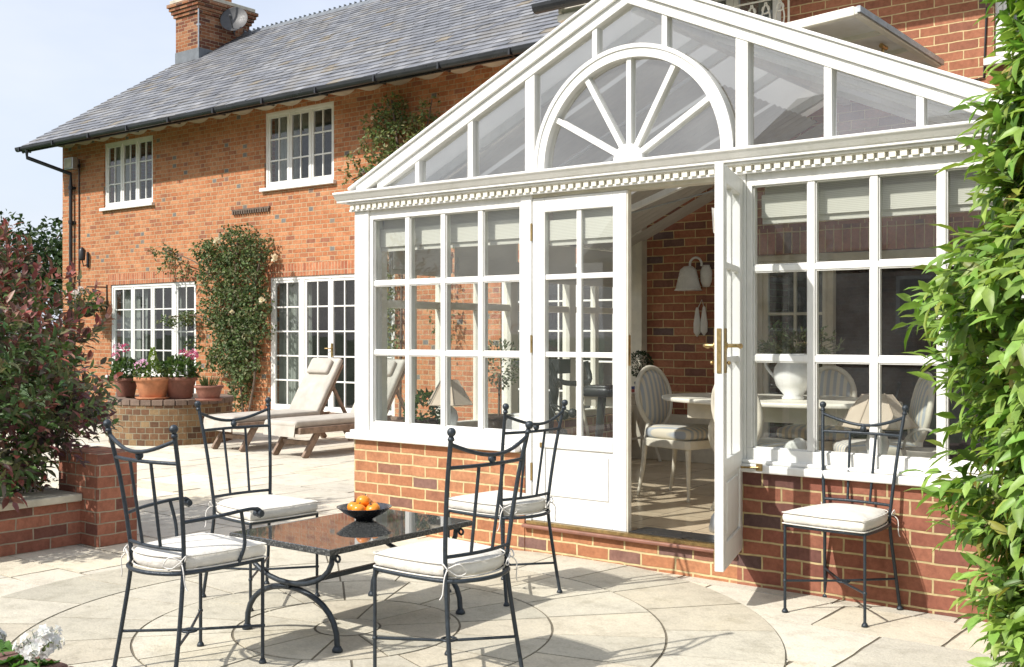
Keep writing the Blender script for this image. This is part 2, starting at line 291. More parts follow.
# ---------------------------------------------------------------- mesh helpers
class MB:
    """collects geometry; build() links it as ONE mesh object"""
    def __init__(s): s.v = []; s.f = []; s.mi = []; s.c = []; s.sm = []; s.uv = []
    def add(s, vs, fs, mi=0, c=None, smooth=False, uv=None):
        o = len(s.v); s.v += [tuple(x) for x in vs]
        for f in fs:
            s.f.append(tuple(i+o for i in f)); s.mi.append(mi); s.c.append(c or (1, 1, 1)); s.sm.append(smooth)
            s.uv.append([uv[i] for i in f] if uv else None)
        return s
    def box(s, x0, x1, y0, y1, z0, z1, mi=0, c=None):
        vs = [(x, y, z) for z in (z0, z1) for y in (y0, y1) for x in (x0, x1)]
        return s.add(vs, [(0, 2, 3, 1), (4, 5, 7, 6), (0, 1, 5, 4), (2, 6, 7, 3), (0, 4, 6, 2), (1, 3, 7, 5)], mi, c)
    def obox(s, a, b, w, t, up=(0, 0, 1), mi=0, c=None):
        """bar from a to b, width w across, thickness t along 'up'"""
        a = Vector(a); b = Vector(b); d = (b-a).normalized(); u = Vector(up); sd = d.cross(u).normalized(); u = sd.cross(d).normalized()
        vs = []
        for p in (a, b):
            for i, j in ((-1, -1), (1, -1), (1, 1), (-1, 1)): vs.append(p+sd*(i*w/2)+u*(j*t/2))
        return s.add(vs, [(0, 1, 2, 3), (7, 6, 5, 4), (0, 4, 5, 1), (1, 5, 6, 2), (2, 6, 7, 3), (3, 7, 4, 0)], mi, c)
    def prism(s, poly, axis, a, b, mi=0, c=None):
        """polygon in the plane normal to axis ('y': (x,z) points), extruded from a to b"""
        def q(p, t): return {'y': (p[0], t, p[1]), 'x': (t, p[0], p[1]), 'z': (p[0], p[1], t)}[axis]
        n = len(poly); vs = [q(p, a) for p in poly]+[q(p, b) for p in poly]
        fs = [tuple(range(n)), tuple(range(2*n-1, n-1, -1))]+[(i, i+n, (i+1) % n+n, (i+1) % n) for i in range(n)]
        return s.add(vs, fs, mi, c)
    def tube(s, pts, r, seg=8, closed=False, mi=0, c=None, cap=True):
        pts = [Vector(p) for p in pts]; n = len(pts); rs = r if isinstance(r, (list, tuple)) else [r]*n
        vs = []; prev = None
        for i, p in enumerate(pts):
            if closed: d = pts[(i+1) % n]-pts[i-1]
            else: d = pts[min(i+1, n-1)]-pts[max(i-1, 0)]
            d = d.normalized() if d.length > 1e-9 else Vector((0, 0, 1))
            if prev is None: u = d.orthogonal().normalized()
            else:
                u = prev-d*prev.dot(d)
                u = u.normalized() if u.length > 1e-6 else d.orthogonal().normalized()
            prev = u; k = d.cross(u)
            for j in range(seg):
                a = 2*math.pi*j/seg; vs.append(p+(u*math.cos(a)+k*math.sin(a))*rs[i])
        fs = []
        for i in range(n if closed else n-1):
            for j in range(seg):
                a = i*seg+j; b = i*seg+(j+1) % seg; e = ((i+1) % n)*seg
                fs.append((a, b, e+(j+1) % seg, e+j))
        s.add(vs, fs, mi, c, True)
        if cap and not closed:
            s.add(vs[:seg], [tuple(range(seg-1, -1, -1))], mi, c); s.add(vs[-seg:], [tuple(range(seg))], mi, c)
        return s
    def lathe(s, prof, ctr=(0, 0, 0), seg=20, mi=0, c=None, sx=1, sy=1, axis=None, smooth=True):
        vs = []; fs = []; n = len(prof); q = Vector((0, 0, 1)).rotation_difference(Vector(axis)) if axis else None
        for r, z in prof:
            for j in range(seg):
                a = 2*math.pi*j/seg; v = Vector((r*math.cos(a)*sx, r*math.sin(a)*sy, z))
                if q: v = q @ v
                vs.append(v+Vector(ctr))
        for i in range(n-1):
            for j in range(seg):
                fs.append((i*seg+j, i*seg+(j+1) % seg, (i+1)*seg+(j+1) % seg, (i+1)*seg+j))
        if prof[0][0] > 1e-5: fs.append(tuple(range(seg-1, -1, -1)))
        if prof[-1][0] > 1e-5: fs.append(tuple((n-1)*seg+j for j in range(seg)))
        return s.add(vs, fs, mi, c, smooth)
    def ball(s, ctr, r, seg=12, mi=0, c=None, sz=1):
        n = max(5, seg//2)
        return s.lathe([(max(1e-6, r*math.sin(math.pi*i/n)), -r*sz*math.cos(math.pi*i/n)) for i in range(n+1)], ctr, seg, mi, c)
    def build(s, name, mats, parent=None, bevel=0, world=True, recenter=True, seg=2):
        me = bpy.data.meshes.new(name)
        off = Vector((0, 0, 0))
        if world:
            if parent: off = wloc(parent)
            elif recenter and s.v:
                xs, ys, zs = zip(*s.v); off = Vector(((min(xs)+max(xs))/2, (min(ys)+max(ys))/2, min(zs)))
        me.from_pydata([tuple(Vector(v)-off) for v in s.v] if off.length else s.v, [], s.f)
        if not isinstance(mats, (list, tuple)): mats = [mats]
        for m in mats: me.materials.append(m)
        me.polygons.foreach_set('material_index', s.mi); me.polygons.foreach_set('use_smooth', s.sm)
        if any(c != (1, 1, 1) for c in s.c):
            at = me.color_attributes.new('Col', 'FLOAT_COLOR', 'CORNER'); d = []
            for p, c in zip(me.polygons, s.c): d += [c[0], c[1], c[2], 1.]*p.loop_total
            at.data.foreach_set('color', d)
        if any(s.uv):
            ul = me.uv_layers.new(name='UVMap'); d = []
            for p, u in zip(me.polygons, s.uv):
                for k in range(p.loop_total): d += list(u[k]) if u else [0, 0]
            ul.data.foreach_set('uv', d)
        me.update()
        o = bpy.data.objects.new(name, me); col.objects.link(o)
        if parent: o.parent = parent
        elif world: o.location = off
        if parent and world: WL[o.name] = off.copy()
        if bevel:
            b = o.modifiers.new('bevel', 'BEVEL'); b.width = bevel; b.segments = seg; b.limit_method = 'ANGLE'; b.angle_limit = R(40)
        return o
WL = {}
def wloc(o): return WL[o.name] if o.name in WL else Vector(o.location)
def tag(o, label=None, cat=None, group=None, kind=None):
    for k, v in (('label', label), ('category', cat), ('group', group), ('kind', kind)):
        if v: o[k] = v
    return o
def thing(name, label, cat, loc=(0, 0, 0), rz=0, group=None):
    o = bpy.data.objects.new(name, None); o.empty_display_size = .2; col.objects.link(o)
    o.location = loc; o.rotation_euler = (0, 0, rz); return tag(o, label, cat, group)
def part(mb, name, mat, parent, **k): return mb.build(name, mat, parent, **k)
def local(mb, name, mat, parent, **k): return mb.build(name, mat, parent, world=False, **k)
def children(o): return [c for c in bpy.data.objects if c.parent == o]
def dup(o, loc, rz, label, group=None):
    r = o.copy(); col.objects.link(r); r.location = loc; r.rotation_euler = (0, 0, rz); r['label'] = label
    if group: r['group'] = group
    for ch in children(o):
        c = ch.copy(); col.objects.link(c); c.parent = r
        for g in children(ch):
            d = g.copy(); col.objects.link(d); d.parent = c
    return r
def arc(c, r, a0, a1, n, plane='xz', y=0):
    P = []
    for i in range(n+1):
        a = a0+(a1-a0)*i/n
        u, v = c[0]+r*math.cos(a), c[1]+r*math.sin(a)
        P.append((u, y, v) if plane == 'xz' else (u, v, y))
    return P
def rrect(hx, hy, r, n=5):
    P = []
    for cx, cy, a0 in ((hx-r, hy-r, 0), (-hx+r, hy-r, 90), (-hx+r, -hy+r, 180), (hx-r, -hy+r, 270)):
        for i in range(n+1):
            a = R(a0+90*i/n); P.append((cx+r*math.cos(a), cy+r*math.sin(a)))
    return P
def padded(mb, outline, z0, z1, e, puff=.012, mi=0, c=None, M4=None):
    """cushion: outline lofted with rounded rims and a puffed top"""
    n = len(outline); cx = sum(p[0] for p in outline)/n; cy = sum(p[1] for p in outline)/n
    rings = []
    def ring(s_, z): rings.append([(cx+(x-cx)*s_, cy+(y-cy)*s_, z) for x, y in outline])
    sz = max(max(abs(x-cx), abs(y-cy)) for x, y in outline)
    for k in range(0, 5):
        a = R(-90+90*k/4); ring(1-(e/sz)*(1-math.cos(a)), z0+e+e*math.sin(a))
    for k in range(0, 5):
        a = R(90*k/4); ring(1-(e/sz)*(1-math.cos(a)), z1-e+e*math.sin(a))
    for s_, dz in ((.8, puff*.55), (.5, puff*.9), (.2, puff)): ring(s_, z1+dz)
    vs = [Vector(p) for r in rings for p in r]; m = len(rings)
    vs.append(Vector((cx, cy, z1+puff)))
    fs = [tuple(range(n-1, -1, -1))]
    for i in range(m-1):
        for j in range(n): fs.append((i*n+j, i*n+(j+1) % n, (i+1)*n+(j+1) % n, (i+1)*n+j))
    for j in range(n): fs.append(((m-1)*n+j, (m-1)*n+(j+1) % n, m*n))
    if M4: vs = [M4 @ v for v in vs]
    mb.add(vs, fs, mi, c, True); return mb

# ---- leaves
def vrand(rnd):
    while True:
        v = Vector((rnd.uniform(-1, 1), rnd.uniform(-1, 1), rnd.uniform(-1, 1)))
        if .05 < v.length < 1: return v.normalized()
def leaf(mb, p, d, nrm, L, W, c, curl=.2, simple=False):
    d = d.normalized(); sd = d.cross(nrm)
    if sd.length < 1e-4: sd = d.orthogonal()
    sd.normalize(); n = sd.cross(d).normalized()
    if simple:
        mb.add([p, p+d*L*.5+sd*W*.5+n*W*.15, p+d*L-n*L*curl*.4, p+d*L*.5-sd*W*.5+n*W*.15], [(0, 1, 2), (0, 2, 3)], 0, c); return
    a = p+d*L*.33-n*L*curl*.06; b = p+d*L*.68-n*L*curl*.3; t = p+d*L-n*L*curl*.75; h = n*W*.17
    vs = [p, a+sd*W*.46+h, a, a-sd*W*.46+h, b+sd*W*.36+h, b, b-sd*W*.36+h, t]
    mb.add(vs, [(0, 1, 2), (0, 2, 3), (1, 4, 5, 2), (2, 5, 6, 3), (4, 7, 5), (5, 7, 6)], 0, c, True)
def jit(c, rnd, a=.2):
    k = 1+rnd.uniform(-a, a); return (c[0]*k*(1+rnd.uniform(-a, a)*.5), c[1]*k, c[2]*k*(1+rnd.uniform(-a, a)*.5))
rnd = random.Random(7)
# ================================================================ SETTING
g = MB(); g.add([(-400, -300, -.06), (300, -300, -.06), (300, 500, -.06), (-400, 500, -.06)], [(0, 1, 2, 3)])
tag(g.build('ground', M['lawn'], recenter=False), kind='structure')
CX, CY = -3.72, 3.56
def stone_c(r, warm=True):
    k = r.uniform(.92, 1.06)*(1.2 if warm else 1.18)
    b = r.choice([(.55, .51, .42), (.59, .55, .455), (.51, .48, .40), (.57, .52, .41)] if warm else [(.45, .42, .335), (.475, .445, .36), (.43, .405, .325), (.455, .415, .325)])
    return tuple(x*k for x in b)
# joint bed under the flags
b = MB(); b.box(-15, 2.2, -1.5, 12.2, -.055, -.005, 0, (.20, .175, .135)); bed = tag(b.build('patio_bed', M['stone']), kind='structure')
# random coursed flags
b = MB(); r2 = random.Random(11); y = -1.5; gp = .0075
def flag(b, x0, x1, y0, y1, c, z=0.):
    j = lambda: r2.uniform(-.004, .004)
    n = 5; vs = []
    # slightly uneven outline
    P = []
    for i in range(n): P.append((x0+(x1-x0)*i/n+j(), y0+j()))
    for i in range(n): P.append((x1+j(), y0+(y1-y0)*i/n+j()))
    for i in range(n): P.append((x1-(x1-x0)*i/n+j(), y1+j()))
    for i in range(n): P.append((x0+j(), y1-(y1-y0)*i/n+j()))
    m = len(P); dz = r2.uniform(-.0015, .0015)
    b.add([(p[0], p[1], z+dz) for p in P]+[(p[0], p[1], z-.03) for p in P], [tuple(range(m))]+[(i, i+m, (i+1) % m+m, (i+1) % m) for i in range(m)], 0, c)
while y < 12.2:
    hh = r2.choice([.3, .45, .45, .6]); x = -15+r2.uniform(0, .4)-.4
    y1 = min(y+hh, 12.2)
    while x < 2.2:
        ww = r2.choice([.45, .6, .6, .75, .9])
        if hh > .5 and ww > .5 and r2.random() < .35:
            ym = y+(y1-y)*r2.choice([.4, .5, .6])
            flag(b, x+gp, x+ww-gp, y+gp, ym-gp, stone_c(r2)); flag(b, x+gp, x+ww-gp, ym+gp, y1-gp, stone_c(r2))
        else: flag(b, x+gp, x+ww-gp, y+gp, y1-gp, stone_c(r2))
        x += ww
    y = y1
tag(b.build('patio', M['stone']), kind='structure')
# paved circle: bed disc and rings of wedge flags, each sheet 4 mm above the last
b = MB(); b.add([(CX+1.975*math.cos(2*math.pi*i/120), CY+1.975*math.sin(2*math.pi*i/120), .0045) for i in range(120)], [tuple(range(120))], 0, (.17, .15, .11))
tag(b.build('paving_circle_bed', M['stone'], recenter=False), kind='structure')
b = MB()
def wedge(r0, r1, a0, a1, c):
    n = max(3, int((a1-a0)*r1/.06)); go = .0055/r1; gi = .0055/max(r0, .02)
    if r0 < .02: gi = 0; 
    P = [(CX+(r1-.0055)*math.cos(a0+go+(a1-a0-2*go)*i/n)+r2.uniform(-.0015, .0015), CY+(r1-.0055)*math.sin(a0+go+(a1-a0-2*go)*i/n)+r2.uniform(-.0015, .0015)) for i in range(n+1)]
    q0 = r0+.0055
    P += [(CX+q0*math.cos(a1-gi-(a1-a0-2*gi)*i/n), CY+q0*math.sin(a1-gi-(a1-a0-2*gi)*i/n)) for i in range(n+1)]
    m = len(P); z = .008+r2.uniform(-.001, .001)
    b.add([(p[0], p[1], z) for p in P]+[(p[0], p[1], 0.001) for p in P], [tuple(range(m))]+[(i, i+m, (i+1) % m+m, (i+1) % m) for i in range(m)], 0, c)
n = 24; disc = [(CX+.145*math.cos(2*math.pi*i/n), CY+.145*math.sin(2*math.pi*i/n), .008) for i in range(n)]
b.add(disc, [tuple(range(n))], 0, stone_c(r2, False))
for r0, r1, k, ph in ((.15, .52, 10, .2), (.52, .95, 16, .05), (.95, 1.465, 20, .22), (1.465, 1.975, 24, .1)):
    for i in range(k):
        wedge(r0, r1, ph+2*math.pi*i/k, ph+2*math.pi*(i+1)/k, stone_c(r2, False))
tag(b.build('paving_circle', M['stone'], recenter=False), kind='structure')

# ================================================================ THE BRICK HOUSE
WY = 12.2; MY = 9.0; MXL = -5.62
house = thing('brick_house', 'orange brick house with a slate roof and white small-paned windows behind the patio', 'house', (-13, 13, 0))
def wallx(mb, x0, x1, z0, z1, y0, y1, ops, mi=0):
    xs = sorted({x0, x1, *[o[0] for o in ops], *[o[1] for o in ops]}); zs = sorted({z0, z1, *[o[2] for o in ops], *[o[3] for o in ops]})
    for i in range(len(xs)-1):
        run = None
        for j in range(len(zs)-1):
            xm, zm = (xs[i]+xs[i+1])/2, (zs[j]+zs[j+1])/2
            hole = any(o[0] < xm < o[1] and o[2] < zm < o[3] for o in ops)
            if not hole:
                run = [zs[j], zs[j+1]] if run is None else [run[0], zs[j+1]]
            if (hole or j == len(zs)-2) and run:
                mb.box(xs[i], xs[i+1], y0, y1, run[0], run[1], mi); run = None
def casement(x0, x1, z0, z1, y, sections, rows, parent=house, sill=True, name='window', fw=.055, curt=None, mat='paint', panel=0, handle=None, cols=2, gl='glass_house'):
    """white joinery filling an opening in a wall facing -Y; sections = list of relative widths"""
    b = MB(); pn = MB(); d = .07
    b.box(x0, x1, y, y+d, z1-fw, z1); b.box(x0, x1, y, y+d, z0, z0+fw); b.box(x0, x0+fw, y, y+d, z0+fw, z1-fw); b.box(x1-fw, x1, y, y+d, z0+fw, z1-fw)
    tot = sum(sections); xa = x0+fw; W = x1-x0-2*fw; x = xa
    for si, s_ in enumerate(sections):
        xb = x+W*s_/tot
        if si < len(sections)-1: b.box(xb-.016, xb+.016, y+.002, y+d, z0+fw, z1-fw)
        # sash
        sx0, sx1 = x+(.0 if si == 0 else .016), xb-(.0 if si == len(sections)-1 else .016); sw = .045; ys = y+.012
        zb = z0+fw; zt = z1-fw
        b.box(sx0, sx1, ys, ys+.045, zt-sw, zt); b.box(sx0, sx1, ys, ys+.045, zb, zb+sw+panel); b.box(sx0, sx0+sw, ys, ys+.045, zb+sw+panel, zt-sw); b.box(sx1-sw, sx1, ys, ys+.045, zb+sw+panel, zt-sw)
        gx0, gx1, gz0, gz1 = sx0+sw, sx1-sw, zb+sw+panel, zt-sw
        for k in range(1, rows):
            zz = gz0+(gz1-gz0)*k/rows; b.box(gx0, gx1, ys+.008, ys+.035, zz-.013, zz+.013)
        for k in range(1, cols):
            xx = gx0+(gx1-gx0)*k/cols; b.box(xx-.013, xx+.013, ys+.006, ys+.037, gz0, gz1)
        t_ = r2.uniform(-.004, .004)
        pn.add([(gx0, ys+.022+t_, gz0), (gx1, ys+.022, gz0), (gx1, ys+.022+t_, gz1), (gx0, ys+.022, gz1)], [(0, 1, 2, 3)])
        x = xb
    f = part(b, name, M[mat], parent, bevel=.004, seg=1); part(pn, 'pane', M[gl], f)
    if sill: s_ = MB(); s_.box(x0-.06, x1+.06, y-.10, y+.02, z0-.06, z0-.002); part(s_, 'sill', M['paint'], f, bevel=.006)
    if curt:
        for (ca, cb) in curt:
            c = MB()
            a, bb = x0+(x1-x0)*ca, x0+(x1-x0)*cb; n = int((bb-a)/.025)+2
            top = [(a+(bb-a)*i/n, y+.22+.03*math.sin(i*1.7+a)+.012*math.sin(i*.6), z1+.05) for i in range(n+1)]
            bot = [(p[0]+.01*math.sin(p[0]*9), p[1]+.02*math.sin(p[0]*13), z0-.02) for p in top]
            c.add(top+bot, [(i, i+1, i+n+2, i+n+1) for i in range(n)], 0, None, True)
            part(c, 'curtain', M['curtain'], f)
    if handle is not None:
        h = MB(); hx = x0+(x1-x0)*handle; hz = z0+1.02
        h.box(hx-.02, hx+.02, y-.004, y+.012, hz-.11, hz+.11); h.tube([(hx, y-.0, hz+.03), (hx, y-.05, hz+.03), (hx-.11, y-.052, hz+.028)], .009)
        part(h, 'handle', M['brass'], f)
    return f
RV = .09   # reveal depth
up = [(-19.64, -18.0), (-14.78, -13.07), (-9.35, -7.65)]
wops = [(a, b_, 3.84, 5.12) for a, b_ in up]+[(-19.4, -17.36, .56, 2.32), (-17.36, -16.68, .08, 2.32), (-14.64, -11.72, .08, 2.32), (-9.65, -7.7, .08, 2.32)]
b = MB()
wallx(b, -21.15, MXL, 0, 5.3, WY, WY+.28, wops)
b.box(-21.15, -20.87, WY+.28, 20.2, 0, 5.3)
# gable triangle on the far end
b.prism([(WY, 5.3), (20.2, 5.3), (16.2, 7.95)], 'x', -21.15, -20.87)
b.box(-20.87, MXL, 19.9, 20.2, 0, 5.3)
part(b, 'wing_wall', M['brick_wing'], house)
# soldier lintels over the garden doors
SOL = (brick('orange_soldier_brick', [(0, hexc('9a5c44')), (.5, hexc('b0704f')), (1, hexc('bb805f'))], hexc('bcae92'), w=.075, h=.24, off=0))
for a, c in ((-19.5, -16.58), (-14.74, -11.62), (-9.75, -7.6)): b = MB(); b.box(a, c, WY-.004, WY+.1, 2.322, 2.53); part(b, 'door_lintel', SOL, house)
# dim rooms behind the openings
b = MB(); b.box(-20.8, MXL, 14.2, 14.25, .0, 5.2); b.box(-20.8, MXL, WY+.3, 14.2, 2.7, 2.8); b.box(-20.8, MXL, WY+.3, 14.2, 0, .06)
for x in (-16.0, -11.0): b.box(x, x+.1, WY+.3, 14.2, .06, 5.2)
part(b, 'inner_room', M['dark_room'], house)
C1 = [(.02, .16), (.27, .33), (.84, .98)]
casement(*up[0], 3.84, 5.12, WY+.03, [1, 1, 1], 3, curt=[(.0, .30), (.86, 1)])
casement(*up[1], 3.84, 5.12, WY+.03, [1, 1, 1], 3, curt=[(.0, .33), (.88, 1)])
casement(*up[2], 3.84, 5.12, WY+.03, [1, 1, 1], 3, curt=[(.0, .2)])
casement(-19.4, -17.36, .56, 2.32, WY+.02, [1, 1, 1], 4, curt=[(0, .34), (.38, .45), (.92, 1)])
casement(-17.36, -16.68, .08, 2.32, WY+.02, [1], 5, sill=False, name='garden_door', panel=.0)
casement(-14.64, -13.85, .08, 2.32, WY+.02, [1], 5, sill=False, name='side_light', curt=[(0, 1)])
casement(-13.85, -12.51, .08, 2.32, WY+.02, [1, 1], 5, sill=False, name='garden_door', handle=.53)
casement(-9.65, -7.7, .08, 2.32, WY+.02, [1, 1, 1], 5, sill=False, name='garden_door', curt=[(0, .3)])
casement(-12.51, -11.72, .08, 2.32, WY+.02, [1], 5, sill=False, name='side_light', curt=[(0, 1)])

def slates(mb, x0, x1, ye, ze, yr, zr, expo=.19, w=.27, rn=random.Random(3), pal=None):
    L = math.hypot(yr-ye, zr-ze); dy, dz = (yr-ye)/L, (zr-ze)/L; ny, nz = -dz, dy
    if nz < 0: ny, nz = -ny, -nz
    rows = int(L/expo)
    mb.add([(x0, ye, ze-.03), (x1, ye, ze-.03), (x1, yr, zr-.03), (x0, yr, zr-.03)], [(0, 1, 2, 3)], 0, (.05, .05, .06))
    for i in range(rows+1):
        s0, s1 = i*expo, min((i+1)*expo+.03, L+.02); x = x0-(w/2 if i % 2 else 0)
        while x < x1:
            a, bb = max(x, x0)+.002, min(x+w, x1)-.002; x += w
            if bb-a < .02: continue
            t = .016+rn.uniform(0, .008); k = rn.uniform(.86, 1.12); c = rn.choice([(.165, .172, .19), (.19, .195, .21), (.225, .228, .238), (.15, .156, .175), (.20, .195, .19)])
            if rn.random() < .035: c = (.21, .18, .135)
            c = tuple(v*k for v in c); tl = rn.uniform(-.003, .003); sk = rn.uniform(-.004, .004)
            def q(xx, s, h): return (xx, ye+dy*s+ny*h, ze+dz*s+nz*h)
            vs = [q(a, s0+sk, t+tl), q(bb, s0-sk, t-tl), q(bb, s1, .003), q(a, s1, .003), q(a, s0+sk, -.005), q(bb, s0-sk, -.005)]
            mb.add(vs, [(0, 1, 2, 3), (4, 5, 1, 0)], 0, c)
EY, EZ, RY, RZ = 11.42, 5.13, 16.25, 8.28
b = MB(); slates(b, -21.32, -5.0, EY, EZ, RY, RZ)
b.add([(-21.32, RY, RZ), (-5, RY, RZ), (-5, 21, 5.13), (-21.32, 21, 5.13)], [(0, 1, 2, 3)], 0, (.18, .18, .2))
roof = part(b, 'wing_roof', M['slate'], house)
b = MB()
for i in range(52):
    x = -21.32+i*.315
    b.prism([(RY-.13, RZ-.08), (RY-.02, RZ+.035), (RY+.02, RZ+.035), (RY+.13, RZ-.08)], 'x', x+.004, x+.311)
    b.box(x+.0, x+.02, RY-.03, RY+.03, RZ+.03, RZ+.075); b.box(x+.15, x+.17, RY-.03, RY+.03, RZ+.03, RZ+.075)
part(b, 'ridge_tile', M['lead'], roof)
# verge board, sloping soffit and its scalloped boards
b = MB(); b.prism([(EY+.02, EZ-.03), (RY, RZ-.03), (RY, RZ-.16), (EY+.02, EZ-.14)], 'x', -21.33, -21.28)
part(b, 'verge_board', M['soffit'], roof)
b = MB(); b.add([(-21.28, EY+.05, EZ-.07), (-5.62, EY+.05, EZ-.07), (-5.62, WY+.02, 5.27), (-21.28, WY+.02, 5.27), (-21.28, EY+.05, EZ-.10), (-5.62, EY+.05, EZ-.10), (-5.62, WY+.02, 5.24), (-21.28, WY+.02, 5.24)], [(0, 1, 2, 3), (7, 6, 5, 4), (0, 4, 5, 1), (3, 2, 6, 7), (0, 3, 7, 4), (1, 5, 6, 2)])
x = -21.2
while x < -5.9:   # plaster fillets bulging between the rafter feet
    P = [(x+.06+.5*i/8, 5.235-.075*math.sin(math.pi*i/8)**.7) for i in range(9)]
    P = [(p[0], p[1]-.0) for p in P]+[(x+.56, 5.26), (x+.06, 5.26)]
    b.prism(P, 'y', EY+.22, WY-.002)
    x += .62
part(b, 'soffit', M['soffit'], roof)
b = MB(); n = 8
P = [(EY-.070+.058*math.cos(math.pi+math.pi*i/n), EZ-.045+.075*math.sin(math.pi+math.pi*i/n)) for i in range(n+1)]
P += [(EY-.02, EZ-.035), (EY-.13, EZ-.035)]
b.prism(P, 'x', -21.36, -5.7); b.box(-21.3, -5.7, EY-.01, EY+.03, EZ-.13, EZ+.0)
x = -21.2
while x < -6: b.box(x, x+.03, EY-.145, EY+.12, EZ-.125, EZ-.04); x += 1.24
part(b, 'gutter', M['gutter'], house)
b = MB(); px = -20.72
b.tube([(-21.0, EY-.07, EZ-.1), (-21.0, EY-.06, EZ-.26), (px, WY-.07, EZ-.52), (px, WY-.07, EZ-.75), (px, WY-.07, .1)], .038, 10)
for z in (.5, 1.6, 2.55, 3.6, 4.3): b.tube([(px, WY-.07, z), (px, WY-.07, z+.06)], .052, 10); b.box(px-.08, px+.08, WY-.04, WY, z, z+.05)
part(b, 'downpipe', M['gutter'], house)
b = MB(); b.tube([(px+.22, WY-.02, 4.9), (px+.22, WY-.02, 1.2)], .013, 6); part(b, 'cable', M['gutter'], house)
b = MB(); b.box(-15.62, -14.62, WY-.03, WY+.001, 3.50, 3.53)
for i in range(16): b.box(-15.6+i*.062, -15.565+i*.062, WY-.045, WY, 3.44, 3.50)
part(b, 'air_brick', M['bark'], house)
# chimney on the far gable
b = MB(); cx0, cx1, cy0, cy1 = -21.25, -20.4, 15.0, 16.4
b.box(cx0, cx1, cy0, cy1, 6.6, 8.5)
for k in range(4): b.box(cx0-.04-.035*k, cx1+.04+.035*k, cy0-.04-.035*k, cy1+.04+.035*k, 8.5+.075*k, 8.5+.075*(k+1)-.001)
ch = part(b, 'chimney', M['chimney'], house)
b = MB(); b.box(cx0-.1, cx1+.1, cy0-.1, cy1+.1, 8.801, 8.90); part(b, 'chimney_cap', M['coping'], ch, bevel=.02)
b = MB(); b.box(cx0-.012, cx1+.012, cy0-.012, cy1+.012, 7.2, 7.72); part(b, 'flashing', M['lead'], ch)
for yq in (15.35, 16.05):
    b = MB(); b.lathe([(.14, 8.9), (.13, 9.25), (.16, 9.27), (.16, 9.35), (.11, 9.36)], (-20.82, yq, 0), 16); part(b, 'chimney_pot', M['terracotta'], ch)
b = MB(); b.tube([(-20.36, 14.96, 7.7), (-20.36, 14.96, 9.6)], .018, 6); b.box(-20.42, -20.34, 14.95, 15.0, 8.2, 8.24); part(b, 'aerial_pole', M['zinc'], ch)
# satellite dish
d = thing('satellite_dish', 'round grey satellite dish fixed to the brick chimney', 'satellite dish', (-20.3, 15.8, 8.3))
ax = Vector((.55, -.80, .35)).normalized(); b = MB()
b.lathe([(.001, 0), (.12, .012), (.23, .04), (.31, .075), (.315, .085), (.305, .08), (.22, .05), (.11, .022), (.001, .013)], (-20.1, 15.75, 8.42), 28, axis=ax); local_dish = part(b, 'reflector', M['dish'], d)
b = MB(); c0 = Vector((-20.1, 15.75, 8.42)); b.tube([c0+Vector((0, 0, -.33)), c0+ax*.42+Vector((0, 0, -.12))], .012, 6); b.lathe([(.03, 0), (.04, .06), (.02, .1)], tuple(c0+ax*.38+Vector((0, 0, -.1))), 10, axis=-ax); part(b, 'feed_arm', M['dish'], d)
b = MB(); b.tube([c0, c0-ax*.15, (-20.4, 15.95, 8.25)], .025, 8); part(b, 'bracket', M['zinc'], d)

# ---- main block
ops = [(-4.98, -4.0, 3.50, 4.50), (-2.25, -.9, 3.50, 4.50), (-4.25, -2.15, .19, 2.06)]
b = MB(); wallx(b, MXL, 5.0, 0, 4.62, MY, MY+.28, ops); b.box(MXL, MXL+.28, MY+.28, WY, 0, 4.62); b.box(4.72, 5, MY+.28, 16, 0, 4.62)
b.prism([(MY, 4.62), (WY+.2, 4.62), (WY+.2, 6.6)], 'x', MXL+.001, MXL+.28)
part(b, 'main_wall', M['brick_main'], house)
b = MB(); b.box(-4.4, -2.0, MY-.004, MY+.1, 2.065, 2.29); part(b, 'door_lintel', M['brick_soldier'], house)
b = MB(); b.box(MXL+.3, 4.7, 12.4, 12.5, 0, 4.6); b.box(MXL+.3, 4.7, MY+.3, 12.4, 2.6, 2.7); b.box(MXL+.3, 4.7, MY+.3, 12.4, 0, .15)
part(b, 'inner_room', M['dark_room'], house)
casement(-4.98, -4.0, 3.50, 4.50, MY+.03, [1, 1], 1, cols=1, curt=[(0, .35), (.65, 1)])
casement(-2.25, -.9, 3.50, 4.50, MY+.03, [1, 1, 1], 1, cols=1, curt=[(0, .25), (.8, 1)])
# inside doors between the conservatory and the house: one leaf glazed and closed, the rest open to the dim room
casement(-4.25, -3.55, .19, 2.06, MY+.04, [1], 4, sill=False, name='inner_door', mat='paint_cream')
b = MB(); b.box(-3.55, -2.15, MY+.02, MY+.14, 1.98, 2.055); b.box(-2.24, -2.15, MY+.02, MY+.14, .19, 1.98); part(b, 'door_frame', M['paint_cream'], house, bevel=.004)
b = MB(); slates(b, MXL-.42, 5.2, MY-.52, 4.56, 13.5, 7.55, rn=random.Random(9)); r_ = part(b, 'main_roof', M['slate'], house)
b = MB(); b.box(MXL-.40, 5.2, MY-.46, MY, 4.40, 4.52); b.box(MXL-.40, MXL, MY, WY, 4.40, 4.50); b.box(MXL-.42, MXL-.02, MY-.5, MY-.1, 4.33, 4.395)
b.prism([(MY-.50, 4.40), (WY, 4.40), (WY, 6.75), (MY-.50, 4.56)], 'x', MXL-.41, MXL-.37)
part(b, 'soffit', M['paint_old'], r_, bevel=.01)
b = MB(); b.prism([(MY-.64+.065*math.cos(math.pi+math.pi*i/8)+.065, 4.50+.08*math.sin(math.pi+math.pi*i/8)) for i in range(9)], 'x', MXL-.62, 5.2)
part(b, 'gutter', M['gutter'], r_)
